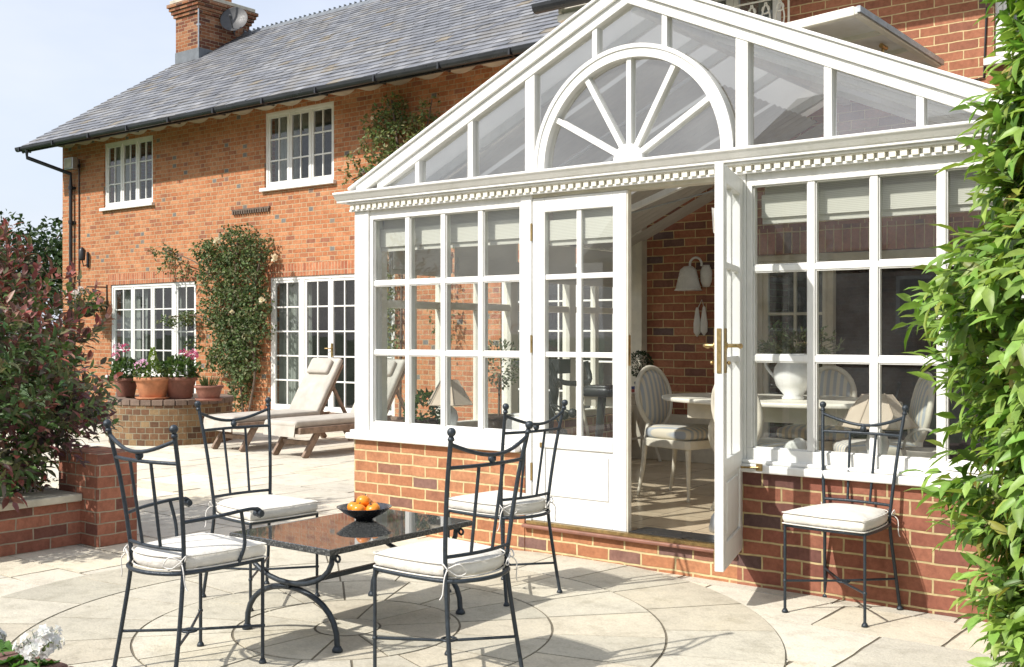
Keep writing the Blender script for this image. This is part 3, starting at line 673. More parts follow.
b = MB(); b.tube([(-3.0, MY-.012, 3.28), (-2.5, MY-.012, 3.34), (-2.32, MY-.012, 3.36), (-2.30, MY-.012, 3.9)], .008, 6); part(b, 'cable', M['gutter'], house)
# iron window guard in front of the upstairs window
wg = MB()
for i in range(7):
    x = -4.72+i*.13
    for s_ in (-1, 1):
        wg.tube([(x+s_*(.005+.05*math.sin(a*.35)*(1-a/14)), MY-.16, 3.98+.028*a-.0*s_) for a in range(10)], .008, 5)
    wg.tube(arc((x, 4.17), .035, 0, 2*math.pi, 10, 'xz', MY-.16), .007, 5)
wg.tube([(-4.85, MY-.16, 3.97), (-3.85, MY-.16, 3.97)], .011, 5); wg.tube([(-4.85, MY-.16, 4.25), (-3.85, MY-.16, 4.25)], .009, 5)
for x in (-4.84, -3.86): wg.tube([(x, MY, 4.0), (x, MY-.16, 4.0), (x, MY-.16, 4.25)], .010, 5)
tag(wg.build('window_guard', M['paint_old']), 'pale scrolled iron guard across the upstairs window above the glazed gable', 'window guard')

# floodlight, wall lantern
t = thing('floodlight', 'square grey floodlight high on the brick corner under the eaves', 'floodlight', (-20.5, WY, 4.7))
b = MB(); b.box(-20.66, -20.34, WY-.26, WY-.14, 4.66, 4.90); part(b, 'housing', M['zinc'], t, bevel=.015)
b = MB(); b.box(-20.63, -20.37, WY-.268, WY-.262, 4.69, 4.87); part(b, 'lens', M['coping'], t)
b = MB(); b.box(-20.53, -20.47, WY-.14, WY, 4.72, 4.78); part(b, 'bracket', M['black'], t)
t = thing('wall_lantern', 'small black lamp on the brick wall above the hanging basket', 'wall lamp', (-20.2, WY, 2.85))
b = MB(); b.lathe([(.05, 0), (.055, .03), (.07, .2), (.03, .25), (.001, .27)], (-20.2, WY-.13, 2.83), 12); part(b, 'lamp_head', M['black'], t)
b = MB(); b.box(-20.23, -20.17, WY-.02, WY, 2.7, 3.0); b.tube([(-20.2, WY-.01, 2.75), (-20.2, WY-.1, 2.72), (-20.2, WY-.13, 2.83)], .012, 6); part(b, 'bracket', M['black'], t)
# ================================================================ THE CONSERVATORY
FY = 5.50; cons = thing('conservatory', 'white timber conservatory with a fan-light gable built against the brick house', 'conservatory', (-3.41, 7.2, 0))
XL, XR, XC = -5.68, -1.14, -3.41; SZ = .62; FLZ = .19; HZ = 2.24   # sill, floor, head
BY = MY
b = MB()
b.prism([(XL, FY), (-4.16, FY), (-4.16, FY+.23), (XL+.20, FY+.23), (XL+.20, BY), (XL, BY)], 'z', 0, SZ-.001); part(b, 'plinth_wall', M['brick_base'], cons)
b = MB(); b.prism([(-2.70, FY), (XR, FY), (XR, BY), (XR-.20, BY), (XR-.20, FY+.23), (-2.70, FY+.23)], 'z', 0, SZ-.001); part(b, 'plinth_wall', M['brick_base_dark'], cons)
b = MB(); b.box(-4.159, -2.701, FY+.006, FY+.23, 0, .155); part(b, 'door_step', M['brick_base'], cons)
b = MB(); b.box(XL+.2, XR-.2, FY+.23, BY, .02, FLZ); part(b, 'floor', M['tile'], cons)
# threshold
b = MB(); b.box(-4.16, -2.70, FY-.035, FY+.10, .157, .178); th = part(b, 'threshold', M['wood_sill'], cons, bevel=.006)
b = MB(); b.box(-4.14, -2.72, FY-.01, FY+.03, .180, .200); part(b, 'weather_bar', M['brass'], th)
b = MB(); b.box(-3.41, -2.72, FY+.035, FY+.23, .180, .205); part(b, 'door_mat_strip', M['gutter'], th)
# corner and door posts
for a_ in ((XL-.005, XL+.135, FY+.005, FY+.145, SZ, HZ), (XR-.135, XR+.005, FY+.005, FY+.145, SZ, HZ), (-4.20, -4.115, FY+.012, FY+.13, .18, HZ), (-2.735, -2.655, FY+.012, FY+.13, .18, HZ)):
    b = MB(); b.box(*a_); part(b, 'post', M['paint'], cons, bevel=.006)
def cons_window(x0, x1, gx0, gx1, n, wide_sill):
    """frame from x0..x1, glass from gx0..gx1 split in n columns and three rows"""
    b = MB(); pn = MB(); y0, y1 = FY+.02, FY+.09; g0, g1 = .748, 2.172; r = (1.722, 1.236)
    b.box(x0, x1, y0, y1, g1, HZ); b.box(x0, x1, y0, y1, SZ+.03, g0); b.box(x0, gx0, y0, y1, g0, g1); b.box(gx1, x1, y0, y1, g0, g1)
    bw = .0165
    xs = [gx0+(gx1-gx0)*k/n for k in range(n+1)]
    for k in range(1, n): b.box(xs[k]-bw-.004, xs[k]+bw+.004, y0+.006, y1-.006, g0, g1)
    for z in r: b.box(gx0, gx1, y0+.010, y1-.010, z-bw, z+bw)
    # glazing bead round every light
    zs = [g0, r[1], r[0], g1]
    for i in range(n):
        for j in range(3):
            a, c = xs[i]+(0 if i == 0 else bw+.004), xs[i+1]-(0 if i == n-1 else bw+.004)
            e, f_ = zs[j]+(0 if j == 0 else bw), zs[j+1]-(0 if j == 2 else bw)
            t_ = [r2.uniform(-.0015, .0015) for _ in range(4)]
            pn.add([(a, FY+.055+t_[0], e), (c, FY+.055+t_[1], e), (c, FY+.055+t_[2], f_), (a, FY+.055+t_[3], f_)], [(0, 1, 2, 3)])
            q = .007
            b.box(a, c, FY+.035, FY+.053, e, e+q); b.box(a, c, FY+.035, FY+.053, f_-q, f_); b.box(a, a+q, FY+.035, FY+.053, e+q, f_-q); b.box(c-q, c, FY+.035, FY+.053, e+q, f_-q)
    f = part(b, 'window', M['paint'], cons, bevel=.004)
    part(pn, 'pane', M['glass'], f)
    s_ = MB(); s_.box(wide_sill[0], wide_sill[1], FY-.045, FY+.14, SZ+.001, SZ+.045); s_.box(wide_sill[0]+.02, wide_sill[1]-.02, FY-.02, FY+.10, SZ+.045, SZ+.066)
    part(s_, 'sill', M['paint'], f, bevel=.008)
    return f
cons_window(XL+.136, -4.201, -5.515, -4.215, 4, (XL-.05, -4.2))
cons_window(-2.654, XR-.136, -2.622, -1.29, 4, (-2.70, XR+.05))
# doors
def door_leaf(name, w, hinge_left, open_handle):
    """local frame: x from 0 at the hinge to w, y 0 outer face, z 0 at its foot"""
    h = 2.015; b = MB(); st = .095; T = .045; gz0, gz1 = .545, 1.925; gm = [1.04, 1.52]
    b.box(0, st, 0, T, 0, h); b.box(w-st, w, 0, T, 0, h); b.box(st, w-st, 0, T, gz1, h); b.box(st, w-st, 0, T, 0, .13); b.box(st, w-st, 0, T, .46, gz0)
    b.box(st, w-st, .012, T-.012, .13, .46); b.box(st+.035, w-st-.035, .003, T-.003, .165, .425)
    for z in gm: b.box(st, w-st, .008, T-.008, z-.0165, z+.0165)
    b.box(w/2-.018, w/2+.018, .010, T-.010, gz0, gz1)
    d = local(b, name, M['paint'], None, bevel=.004)
    p = MB(); p.add([(st, T/2, gz0), (w-st, T/2, gz0), (w-st, T/2, gz1), (st, T/2, gz1)], [(0, 1, 2, 3)]); q = local(p, 'pane', M['glass'], d)
    hg = MB()
    for z in (.25, 1.05, 1.75): hg.tube([(-.004, -.006, z), (-.004, -.006, z+.11)], .007, 8)
    local(hg, 'hinge', M['brass'], d)
    return d, h, T
d, hh_, T = door_leaf('door', .69, True, None)
d.parent = cons; d.location = Vector((-4.113, FY+.022, .20))-Vector(cons.location)
b = MB(); b.box(.691, .699, .004, .04, 0, 2.015); local(b, 'astragal', M['paint_cream'], d)
b = MB(); b.box(.692, .7015, .008, .03, .98, 1.16); b.box(.06, .09, -.006, -.001, .46, .49); local(b, 'lock_plate', M['brass'], d)
d2, hh_, T = door_leaf('door', .64, False, None)
d2.parent = cons; d2.location = Vector((-2.715, FY-.0, .195))-Vector(cons.location); d2.rotation_euler = (0, 0, R(-72.5))
b = MB(); b.box(.641, .6445, .012, .034, .98, 1.20); b.box(.58, .625, -.006, -.001, .98, 1.20); b.box(.58, .625, .046, .052, .98, 1.20); local(b, 'lock_plate', M['brass'], d2)
b = MB()
for s_, y in ((-1, 0), (1, .045)):
    b.tube([(.602, y, 1.115), (.602, y+s_*.05, 1.115), (.59, y+s_*.058, 1.115), (.50, y+s_*.060, 1.112)], .0095, 8); b.lathe([(.019, 0), (.019, .01), (.012, .014)], (.602, y, 1.115), 12, axis=(0, s_, 0)); b.ball((.50, y+s_*.06, 1.112), .014, 8)
    b.ball((.602, y+s_*.02, 1.03), .010, 8)
local(b, 'handle', M['brass'], d2)
b = MB(); b.box(.60, .62, -.008, -.001, .02, .10); local(b, 'bolt', M['brass'], d2)
# cabin hook holding the leaf
b = MB(); b.tube([(-2.70, FY-.03, .655), (-2.64, FY-.07, .650), (-2.55, FY-.055, .652)], .006, 6); b.box(-2.565, -2.53, FY-.052, FY-.044, .635, .672); b.box(-2.715, -2.69, FY-.04, FY-.02, .63, .675)
part(b, 'cabin_hook', M['brass'], cons)
b = MB(); b.box(-4.115, -2.735, FY+.03, FY+.13, 2.218, HZ); part(b, 'door_head', M['paint_cream'], cons)
# cornice with dentils
b = MB()
b.box(XL-.01, XR+.01, FY+.002, FY+.14, HZ+.001, 2.30)
prof = [(FY+.01, 2.300), (FY-.062, 2.300), (FY-.062, 2.317), (FY-.070, 2.320), (FY-.096, 2.352), (FY-.104, 2.357), (FY-.104, 2.371), (FY+.01, 2.385)]
b.prism(prof, 'x', XL-.12, XR+.12); b.box(XL-.035, XR+.035, FY-.02, FY+.001, HZ-.004, HZ+.012)
b.box(XL-.03, XR+.03, FY-.045, FY+.001, 2.286, 2.2995)
# returns along the sides
for x, s_ in ((XL, -1), (XR, 1)):
    b.box(min(x, x+s_*.11), max(x, x+s_*.11), FY+.011, BY, 2.30, 2.366); b.box(x-.11 if s_ > 0 else x-.002, x+.002 if s_ > 0 else x+.11, FY+.141, BY, HZ-.03, 2.30)
cor = part(b, 'cornice', M['paint'], cons, bevel=.003, seg=1)
b = MB(); x = XL-.01; P = [(x-.002, 2.2855), (x-.002, 2.279)]
while x < XR+.01: P += [(x, 2.279), (x, 2.249), (x+.034, 2.249), (x+.034, 2.279)]; x += .0555
P += [(x, 2.279), (x, 2.2855)]; b.prism(P, 'y', FY-.032, FY+.001)
part(b, 'dentil_moulding', M['paint_old'], cor)
# gable
GB, AP, SL = 2.387, 3.312, .4565            # glass foot, apex of the glass, slope
def zi(x): return AP-SL*abs(x-XC)
b = MB()
def rake(y0, y1, lo, hi, end, bb=None):
    bb = bb or b
    P = [(XC, AP+lo)]
    L = []
    xe = end
    for s_ in (-1, 1):
        q = [(XC, AP+lo), (XC+s_*xe, AP-SL*xe+lo), (XC+s_*xe, AP-SL*xe+hi), (XC, AP+hi)]
        bb.prism(q if s_ > 0 else q[::-1], 'y', y0, y1)
rake(FY+.015, FY+.10, 0, .062, 2.06)
rake(FY-.005, FY+.10, .0625, .138, 2.25)
rake(FY-.02, FY+.10, .1385, .158, 2.32)
b.box(XL+.02, XR-.02, FY+.012, FY+.10, 2.372, GB)
gf = part(b, 'gable_frame', M['paint'], cons, bevel=.004)
b = MB()
ARo, ARi = .675, .605
for dx, wd in ((1.685, .038), (1.213, .044), (.725, .075)):
    for s_ in (-1, 1):
        b = MB(); x = XC+s_*dx; b.prism([(x-wd/2, GB), (x+wd/2, GB), (x+wd/2, zi(x+wd/2)+.004), (x-wd/2, zi(x-wd/2)+.004)], 'y', FY+.022, FY+.095); part(b, 'mullion', M['paint'], gf, bevel=.004)
for s_ in (-1, 1):
    b = MB(); x = XC+s_*.24; z0 = GB+math.sqrt(ARo**2-.24**2)-.01; b.prism([(x-.018, z0), (x+.018, z0), (x+.018, zi(x+.018)+.004), (x-.018, zi(x-.018)+.004)], 'y', FY+.024, FY+.093); part(b, 'mullion', M['paint'], gf, bevel=.004)
b = MB(); n = 48
def ring(r0, r1, y0, y1):
    o = arc((XC, GB), r1, 0, math.pi, n); i = arc((XC, GB), r0, 0, math.pi, n)
    for k in range(n):
        P = [i[k], o[k], o[k+1], i[k+1]]
        vs = [(p[0], y0, p[2]) for p in P]+[(p[0], y1, p[2]) for p in P]
        b.add(vs, [(0, 1, 2, 3), (7, 6, 5, 4), (1, 5, 6, 2), (0, 3, 7, 4)], 0, None, False)
ring(ARi, ARo, FY+.010, FY+.094); ring(ARo-.018, ARo+.006, FY+.002, FY+.0095)
part(b, 'arch', M['paint'], gf)
for a in (30, 60, 90, 120, 150):
    b = MB(); ca, sa = math.cos(R(a)), math.sin(R(a)); b.obox((XC+.09*ca, FY+.055, GB+.09*sa), (XC+(ARi+.004)*ca, FY+.055, GB+(ARi+.004)*sa), .034, .06, up=(0, 1, 0)); part(b, 'fan_light_bar', M['paint'], gf, bevel=.004)
b = MB(); b.prism([(XC+.10*math.cos(math.pi*i/20), GB+.10*math.sin(math.pi*i/20)) for i in range(21)], 'y', FY+.012, FY+.09)
b.prism([(XC+.075*math.cos(math.pi*i/20), GB+.075*math.sin(math.pi*i/20)) for i in range(21)], 'y', FY+.004, FY+.0115)
part(b, 'fan_light_hub', M['paint'], gf, bevel=.004)
b = MB(); t_ = .0
xs = [-2.02, -1.685, -1.213, -.725, 0, .725, 1.213, 1.685, 2.02]
for i in range(8):
    a, c = XC+xs[i], XC+xs[i+1]; y = FY+.055; j = [r2.uniform(-.007, .007) for _ in range(4)]
    b.add([(a, y+j[0], GB), (c, y+j[1], GB), (c, y+j[2], zi(c)), (a, y+j[3], zi(a))], [(0, 1, 2, 3)])
part(b, 'gable_glass', M['glass_gable'], gf)
# roof
b = MB(); RT = .10; xe = 2.36
def zr(x, h=0): return AP+RT+h-SL*abs(x-XC)
VX0, VX1, VY0, VY1 = XC+.10, XC+.82, 6.95, 8.65
def slab(xa, xb, ya, yb):
    b.add([(xa, ya, zr(xa)), (xb, ya, zr(xb)), (xb, yb, zr(xb)), (xa, yb, zr(xa)), (xa, ya, zr(xa)-.02), (xb, ya, zr(xb)-.02), (xb, yb, zr(xb)-.02), (xa, yb, zr(xa)-.02)], [(0, 1, 2, 3), (7, 6, 5, 4), (0, 4, 5, 1), (1, 5, 6, 2), (2, 6, 7, 3), (3, 7, 4, 0)])
y0 = FY+.101
slab(XC-xe, XC, y0, BY-.002)
slab(XC, VX0, y0, BY-.002); slab(VX1, XC+xe, y0, BY-.002); slab(VX0, VX1, y0, VY0); slab(VX0, VX1, VY1, BY-.002)
ro = part(b, 'roof_panel', M['opal'], cons)
for y in (5.95, 6.55, 6.93, 7.75, 8.67):
    b = MB()
    for s_ in (-1, 1): b.obox((XC, y, zr(XC, -.055)), (XC+s_*xe, y, zr(XC+xe, -.055)), .045, .065)
    for s_ in (-1, 1): b.obox((XC, y, zr(XC, .012)), (XC+s_*xe, y, zr(XC+xe, .012)), .05, .022)
    part(b, 'rafter', M['paint'], ro, bevel=.004, seg=1)
b = MB(); b.obox((XC, y0, zr(XC, -.06)), (XC, BY-.01, zr(XC, -.06)), .06, .14); b.obox((XC, y0, zr(XC, .02)), (XC, BY-.002, zr(XC, .02)), .16, .05)
part(b, 'ridge_beam', M['paint'], ro, bevel=.004, seg=1)
for ya, yb in ((5.66, 5.92), (5.98, 6.52), (6.58, 6.90), (6.96, 7.72), (7.78, 8.64), (8.70, 8.97)):
    for s_ in (-1,):
        b = MB(); n = max(3, int((yb-ya)/.09)); xa, xb = XC+s_*.10, XC+s_*2.13
        for i in range(n):   # shallow pleats along the slope
            y0_, y1_ = ya+(yb-ya)*i/n, ya+(yb-ya)*(i+1)/n; ym_ = (y0_+y1_)/2
            for (p_, q_, h0, h1) in ((y0_, ym_, -.26, -.272), (ym_, y1_, -.272, -.26)):
                b.add([(xa, p_, zr(xa, h0)), (xb, p_, zr(xb, h0-.02)), (xb, q_, zr(xb, h1-.02)), (xa, q_, zr(xa, h1))], [(0, 1, 2, 3)])
        part(b, 'roof_blind', M['roof_fabric'], ro)
# opened roof vent, hinged by the ridge
b = MB(); A = Vector((XC+.10, 0, zr(XC+.10, .03))); ang = R(3.5); Ln = .74
E_ = A+Vector((math.cos(ang)*Ln, 0, math.sin(ang)*Ln)); y_a, y_b = VY0-.02, VY1+.0
b.obox((A.x, y_a, A.z), (E_.x, y_a, E_.z), .05, .06); b.obox((A.x, y_b, A.z), (E_.x, y_b, E_.z), .05, .06); b.obox((E_.x, y_a-.02, E_.z), (E_.x, y_b+.02, E_.z), .05, .05)
b.obox((A.x, y_a, A.z), (A.x, y_b, A.z), .05, .05)
for k in (1, 2): yk = y_a+(y_b-y_a)*k/3; b.obox((A.x, yk, A.z), (E_.x, yk, E_.z), .03, .04)
vt = part(b, 'roof_vent', M['paint_old'], cons, bevel=.005)
b = MB(); b.add([(A.x, y_a, A.z+.012), (E_.x, y_a, E_.z+.012), (E_.x, y_b, E_.z+.012), (A.x, y_b, A.z+.012)], [(0, 1, 2, 3)]); part(b, 'pane', M['paint'], vt)
b = MB(); b.tube([(E_.x-.12, 7.8, E_.z-.03), (E_.x-.18, 7.8, zr(E_.x-.18, .03))], .011, 6); b.tube([(E_.x-.12, 7.75, E_.z-.03), (E_.x-.12, 7.85, E_.z-.03)], .018, 6); part(b, 'vent_stay', M['brass'], vt)
b = MB(); b.obox((E_.x+.03, y_a-.03, E_.z+.005), (E_.x+.03, y_b+.03, E_.z+.005), .025, .04); part(b, 'edge_strip', M['zinc'], vt)
# upstand round the hole
b = MB()
for x in (VX0+.012, VX1-.012): b.obox((x, VY0, zr(x, .03)), (x, VY1, zr(x, .03)), .04, .07)
for y in (VY0+.012, VY1-.012): b.obox((VX0, y, zr(VX0, .03)), (VX1, y, zr(VX1, .03)), .04, .07)
part(b, 'vent_kerb', M['paint_old'], ro)
# side walls of posts and glass
def side(x0, x1, gx):
    b = MB(); pn = MB(); ys = [FY+.15, 6.35, 7.2, 8.05, 8.88]
    for k, y in enumerate(ys): b.box(x0, x1, y-.045, y+.055, SZ, HZ-.03)
    b.box(x0, x1, FY+.146, BY-.001, HZ-.10, HZ-.031); b.box(x0-.01, x1+.02, FY+.146, BY-.001, SZ+.001, SZ+.06)
    b.box(x0+.01, x1-.01, FY+.16, BY-.002, 1.555, 1.61)
    for k in range(4):
        y = (ys[k]+ys[k+1])/2; b.box(x0+.012, x1-.012, y-.03, y+.03, SZ, HZ-.1)
    pn.add([(gx, FY+.15, SZ+.05), (gx, 8.9, SZ+.05), (gx, 8.9, HZ-.1), (gx, FY+.15, HZ-.1)], [(0, 1, 2, 3)])
    f = part(b, 'side_window', M['paint_old'], cons, bevel=.004, seg=1); part(pn, 'pane', M['glass'], f)
side(XL+.05, XL+.13, XL+.09); side(XR-.13, XR-.05, XR-.09)
b = MB(); b.box(XL+.13, XL+.33, BY-.10, BY-.002, FLZ, HZ+.16); part(b, 'wall_post', M['paint_cream'], cons)
# inner window boards
b = MB(); b.box(XL+.14, -4.22, FY+.14, FY+.50, SZ+.012, SZ+.040); part(b, 'window_board', M['paint'], cons, bevel=.005)
b = MB(); b.box(-2.62, XR-.14, FY+.14, FY+.50, SZ+.012, SZ+.040); part(b, 'window_board', M['paint'], cons, bevel=.005)
b = MB(); b.box(XL+.3, -4.42, BY-.04, BY-.001, FLZ, .62); part(b, 'skirting_panel', M['paint_cream'], cons, bevel=.004)
# tie bar under the roof by the door
b = MB(); b.obox((-4.35, 6.9, 2.25), (-2.75, 5.85, 2.42), .03, .04); part(b, 'tie_bar', M['paint'], cons)
b = MB(); b.tube([(-4.55, 7.0, 2.16), (-4.4, 6.95, 2.24), (-2.6, 6.2, 2.36)], .006, 5); part(b, 'tie_wire', M['zinc'], cons)

# ---- woven blinds
def blind(x0, x1, y, top, bot, along='x'):
    b = MB()
    def q(a, yy, z0, z1, t): 
        if along == 'x': b.box(a[0], a[1], yy-t/2, yy+t/2, z0, z1)
        else: b.box(yy-t/2, yy+t/2, a[0], a[1], z0, z1)
    k = .11
    q((x0, x1), y, bot+.0, top, .006)
    q((x0-.002, x1+.002), y-.022 if along == 'x' else y+.022, bot-.002, bot+k, .012); q((x0, x1), y-.040 if along == 'x' else y+.04, bot+.03, bot+k+.045, .008)
    return b
for i, (a, c) in enumerate(((-5.535, -5.215), (-5.185, -4.89), (-4.855, -4.54), (-4.51, -4.225))):
    tag(blind(-5.545, -4.205, FY+.16, 2.23, 1.955).build('roman_blind', M['blind']), 'woven cream blind folded up across the four-pane-wide window left of the doors', 'blind', 'roman blinds of the conservatory'); break
tag(blind(-2.61, XR-.15, FY+.16, 2.23, 1.975).build('roman_blind', M['blind']), 'woven cream blind folded up in the front window beside the leafy hedge', 'blind', 'roman blinds of the conservatory')
b = blind(.1, .61, .085, 2.00, 1.72); bl = b.build('door_blind', M['blind'], world=False); bl.parent = d
for i, (a, c, lab) in enumerate(((5.68, 6.32, 'cream blind in the left side wall, the one nearest the front corner'), (6.40, 7.17, 'cream blind in the left side wall, second one from the front corner'), (7.25, 8.02, 'cream blind in the left side wall, third one from the front corner'), (8.10, 8.84, 'cream blind in the left side wall, beside the inner brick wall'))):
    tag(blind(a, c, XL+.17, 2.13, 1.80, 'y').build('roman_blind', M['blind']), lab, 'blind', 'roman blinds of the conservatory')
# ================================================================ PATIO FURNITURE
def spline(P, n=6):
    P = [Vector(p) for p in P]; Q = [P[0]*2-P[1]]+P+[P[-1]*2-P[-2]]; o = []
    for i in range(1, len(Q)-2):
        for k in range(n):
            t = k/n; a, b_, c, d_ = Q[i-1], Q[i], Q[i+1], Q[i+2]
            o.append(.5*((2*b_)+(-a+c)*t+(2*a-5*b_+4*c-d_)*t*t+(-a+3*b_-3*c+d_)*t*t*t))
    o.append(P[-1]); return o
def iron_chair(name, label, group, arms=False):
    t = thing(name, label, 'chair', (0, 0, 0), 0, group)
    HS = .429
    def rear(k): return spline([(k*.197, .262, .012), (k*.184, .228, .22), (k*.171, .202, HS), (k*.180, .207, .56), (k*.198, .235, .78), (k*.217, .276, .985)], 4)
    for k in (-1, 1):
        b = MB(); b.tube([(k*.204, -.165, .012), (k*.204, -.165, HS)], .0075, 8); b.lathe([(.009, 0), (.016, .0), (.016, .006), (.010, .018)], (k*.204, -.165, 0), 10)
        b.ball((k*.204, -.165, .155), .011, 8); local(b, 'front_leg', M['iron'], t)
        b = MB(); P = rear(k); b.tube(P, .0088, 8); b.lathe([(.009, 0), (.016, .0), (.016, .006), (.010, .018)], (k*.197, .262, 0), 10); b.ball((k*.2185, .279, .998), .0175, 12)
        b.lathe([(.012, .965), (.013, .972), (.010, .98)], (k*.2165, .275, 0), 8)
        local(b, 'rear_leg', M['iron'], t)
    # seat ring: straight front, bowed back
    b = MB(); front = [(-.204, -.165, HS), (-.1, -.172, HS), (0, -.174, HS), (.1, -.172, HS), (.204, -.165, HS)]
    sd = spline([(.204, -.165, HS), (.200, .02, HS), (.171, .20, HS), (.09, .262, HS), (0, .278, HS), (-.09, .262, HS), (-.171, .20, HS), (-.200, .02, HS), (-.204, -.165, HS)], 4)
    b.tube(front+[tuple(p) for p in sd[1:-1]], .0085, 8, closed=True)
    for i in range(6):
        y = -.12+i*.062; xx = .199-.02*max(0, y)/.2; b.box(-xx, xx, y-.012, y+.012, HS-.002, HS+.004)
    sf = local(b, 'seat_frame', M['iron'], t)
    b = MB()
    def at(z, k):
        P = rear(k); 
        for i in range(len(P)-1):
            if P[i].z <= z <= P[i+1].z:
                f = (z-P[i].z)/(P[i+1].z-P[i].z); return P[i].lerp(P[i+1], f)
    def bow(z, bo, sag=0, n=12):
        a, c = at(z, -1), at(z, 1); return [a.lerp(c, i/n)+Vector((0, bo*math.sin(math.pi*i/n), -sag*math.sin(math.pi*i/n))) for i in range(n+1)]
    b.tube(bow(.952, .03, .052), .0080, 8); u = bow(.862, .03); l = bow(.520, .025); b.tube(u, .0075, 8); b.tube(l, .0075, 8)
    b.ball((0, u[6].y, .883), .017, 10); b.lathe([(.007, .862), (.006, .90)], (0, u[6].y, 0), 6)
    for i, j in ((4, 4), (8, 8)): b.tube([u[i], l[j]], .0068, 7)
    local(b, 'backrest', M['iron'], t)
    b = MB()
    b.tube([(-.204, -.165, .155), (0, .045, .15), (.192, .24, .155)], .0060, 7); b.tube([(.204, -.165, .155), (0, .045, .142), (-.192, .24, .155)], .0060, 7)
    b.tube(arc((0, .045), .03, 0, 2*math.pi, 12, 'xy', .147)[:-1], .005, 6, closed=True)
    local(b, 'stretcher', M['iron'], t)
    if arms:
        for k in (-1, 1):
            b = MB(); a = at(.63, k)
            b.tube(spline([tuple(a), (k*.225, .10, .640), (k*.235, -.04, .650), (k*.235, -.10, .648), (k*.235, -.128, .632), (k*.235, -.118, .612)], 5), [.0075]*16+[.010]*10, 8)
            b.tube(spline([(k*.202, -.04, HS), (k*.222, -.055, .50), (k*.226, -.05, .56), (k*.234, -.03, .648)], 4), .0075, 8)
            b.tube([(k*.215, -.118, .628), (k*.255, -.118, .628)], .014, 10)
            local(b, 'armrest', M['iron'], t)
    # loose cushion with rounded rims and tie tapes
    out = [(p[0], p[1]) for p in spline([(.195, -.178, 0), (.207, -.15, 0), (.200, .03, 0), (.168, .185, 0), (.09, .240, 0), (0, .254, 0), (-.09, .240, 0), (-.168, .185, 0), (-.200, .03, 0), (-.207, -.15, 0), (-.195, -.178, 0), (0, -.188, 0)], 4)]
    b = MB(); padded(b, out[::1], HS+.006, HS+.070, .028, .014)
    cu = local(b, 'cushion', M['cushion'], t)
    cu.modifiers.new('s', 'SUBSURF').levels = 1; cu.modifiers['s'].render_levels = 1
    b = MB(); b.tube([(p[0], p[1], HS+.010+0*p[0]) for p in out], .0035, 5, closed=True); b.tube([(p[0]*1.003, p[1]*1.003, HS+.063) for p in out], .0030, 5, closed=True); local(b, 'piping', M['cushion'], cu)
    for k in (-1, 1):
        b = MB(); x, y = k*.172, .205
        b.tube(spline([(x*.93, y-.03, HS+.04), (x+k*.012, y+.02, HS+.045), (x+k*.02, y+.0, HS+.07), (x+k*.006, y-.005, HS+.045)], 5), .0028, 5)
        b.tube(spline([(x, y+.008, HS+.05), (x-k*.03, y+.04, HS+.065), (x-k*.06, y+.045, HS+.03), (x-k*.03, y+.03, HS+.02), (x, y+.01, HS+.045)], 5), .0028, 5)
        b.tube(spline([(x, y+.008, HS+.05), (x+k*.03, y+.02, HS+.02), (x+k*.035, y+.015, HS-.04), (x+k*.045, y+.01, HS-.06)], 5), .0026, 5)
        local(b, 'tie_tape', M['linen'], cu)
    return t
G = 'iron chairs set out on the patio'
c5 = iron_chair('patio_chair', 'dark iron chair standing alone against the red brick plinth beside the leafy hedge', G)
c5.location = (-2.025, 5.235, 0.001); c5.rotation_euler = (0, 0, -.066)
dup(c5, (-2.913, 3.298, .008), -1.644, 'dark iron chair in the foreground, right of the low table and nearest the camera')
dup(c5, (-3.616, 4.55, .008), -1.697, 'dark iron chair in front of the closed white door, partly hidden by a nearer chair')
dup(c5, (-4.457, 3.684, .008), 1.499, 'armless dark iron chair between the low brick pier and the fruit bowl')
ca = iron_chair('patio_armchair', 'dark iron chair with armrests at the left end of the low table', G, True)
ca.location = (-3.794, 2.788, .008); ca.rotation_euler = (0, 0, 3.156)

# low table
TX0, TX1, TY0, TY1, TZ = -4.095, -3.43, 3.18, 4.11, .46
t = thing('coffee_table', 'low table with a polished black granite top and curved iron legs', 'table', ((TX0+TX1)/2, (TY0+TY1)/2, .008))
b = MB(); b.box(TX0, TX1, TY0, TY1, TZ-.026, TZ); top = part(b, 'tabletop', M['granite'], t, bevel=.003)
b = MB(); b.box(TX0-.0015, TX1+.0015, TY0-.0015, TY1+.0015, TZ-.0265, TZ-.004); part(b, 'rough_edge', M['granite_edge'], top)
xm = (TX0+TX1)/2
for y in (TY0+.06, TY1-.06):
    b = MB()
    # upper U, hung from the top, and lower arch standing on the ground
    b.tube([(TX0+.04, y, TZ-.03)]+[(xm-.285*math.cos(a), y, .435-.17*math.sin(a)**.8 if math.sin(a) > 0 else .435) for a in [math.pi*i/14 for i in range(15)]]+[(TX1-.04, y, TZ-.03)], .012, 8)
    b.tube([(xm-.30*math.cos(a), y+.013, .018+.225*max(0, math.sin(a))**.75) for a in [math.pi*i/16 for i in range(17)]], .013, 8)
    for s_ in (-1, 1): b.lathe([(.012, 0), (.023, .0), (.024, .008), (.015, .024)], (xm+s_*.30, y+.013, .009), 10); b.ball((xm+s_*.292, y, .425), .018, 8)
    for s_ in (-1, 1): b.tube(arc((xm+s_*.315, TZ-.05), .014, 0, 2*math.pi, 8, 'xz', y)[:-1], .006, 5, closed=True)
    part(b, 'leg', M['iron'], t)
b = MB(); b.obox((xm, TY0+.05, .252), (xm, TY1-.05, .252), .022, .022); part(b, 'stretcher', M['iron'], t)
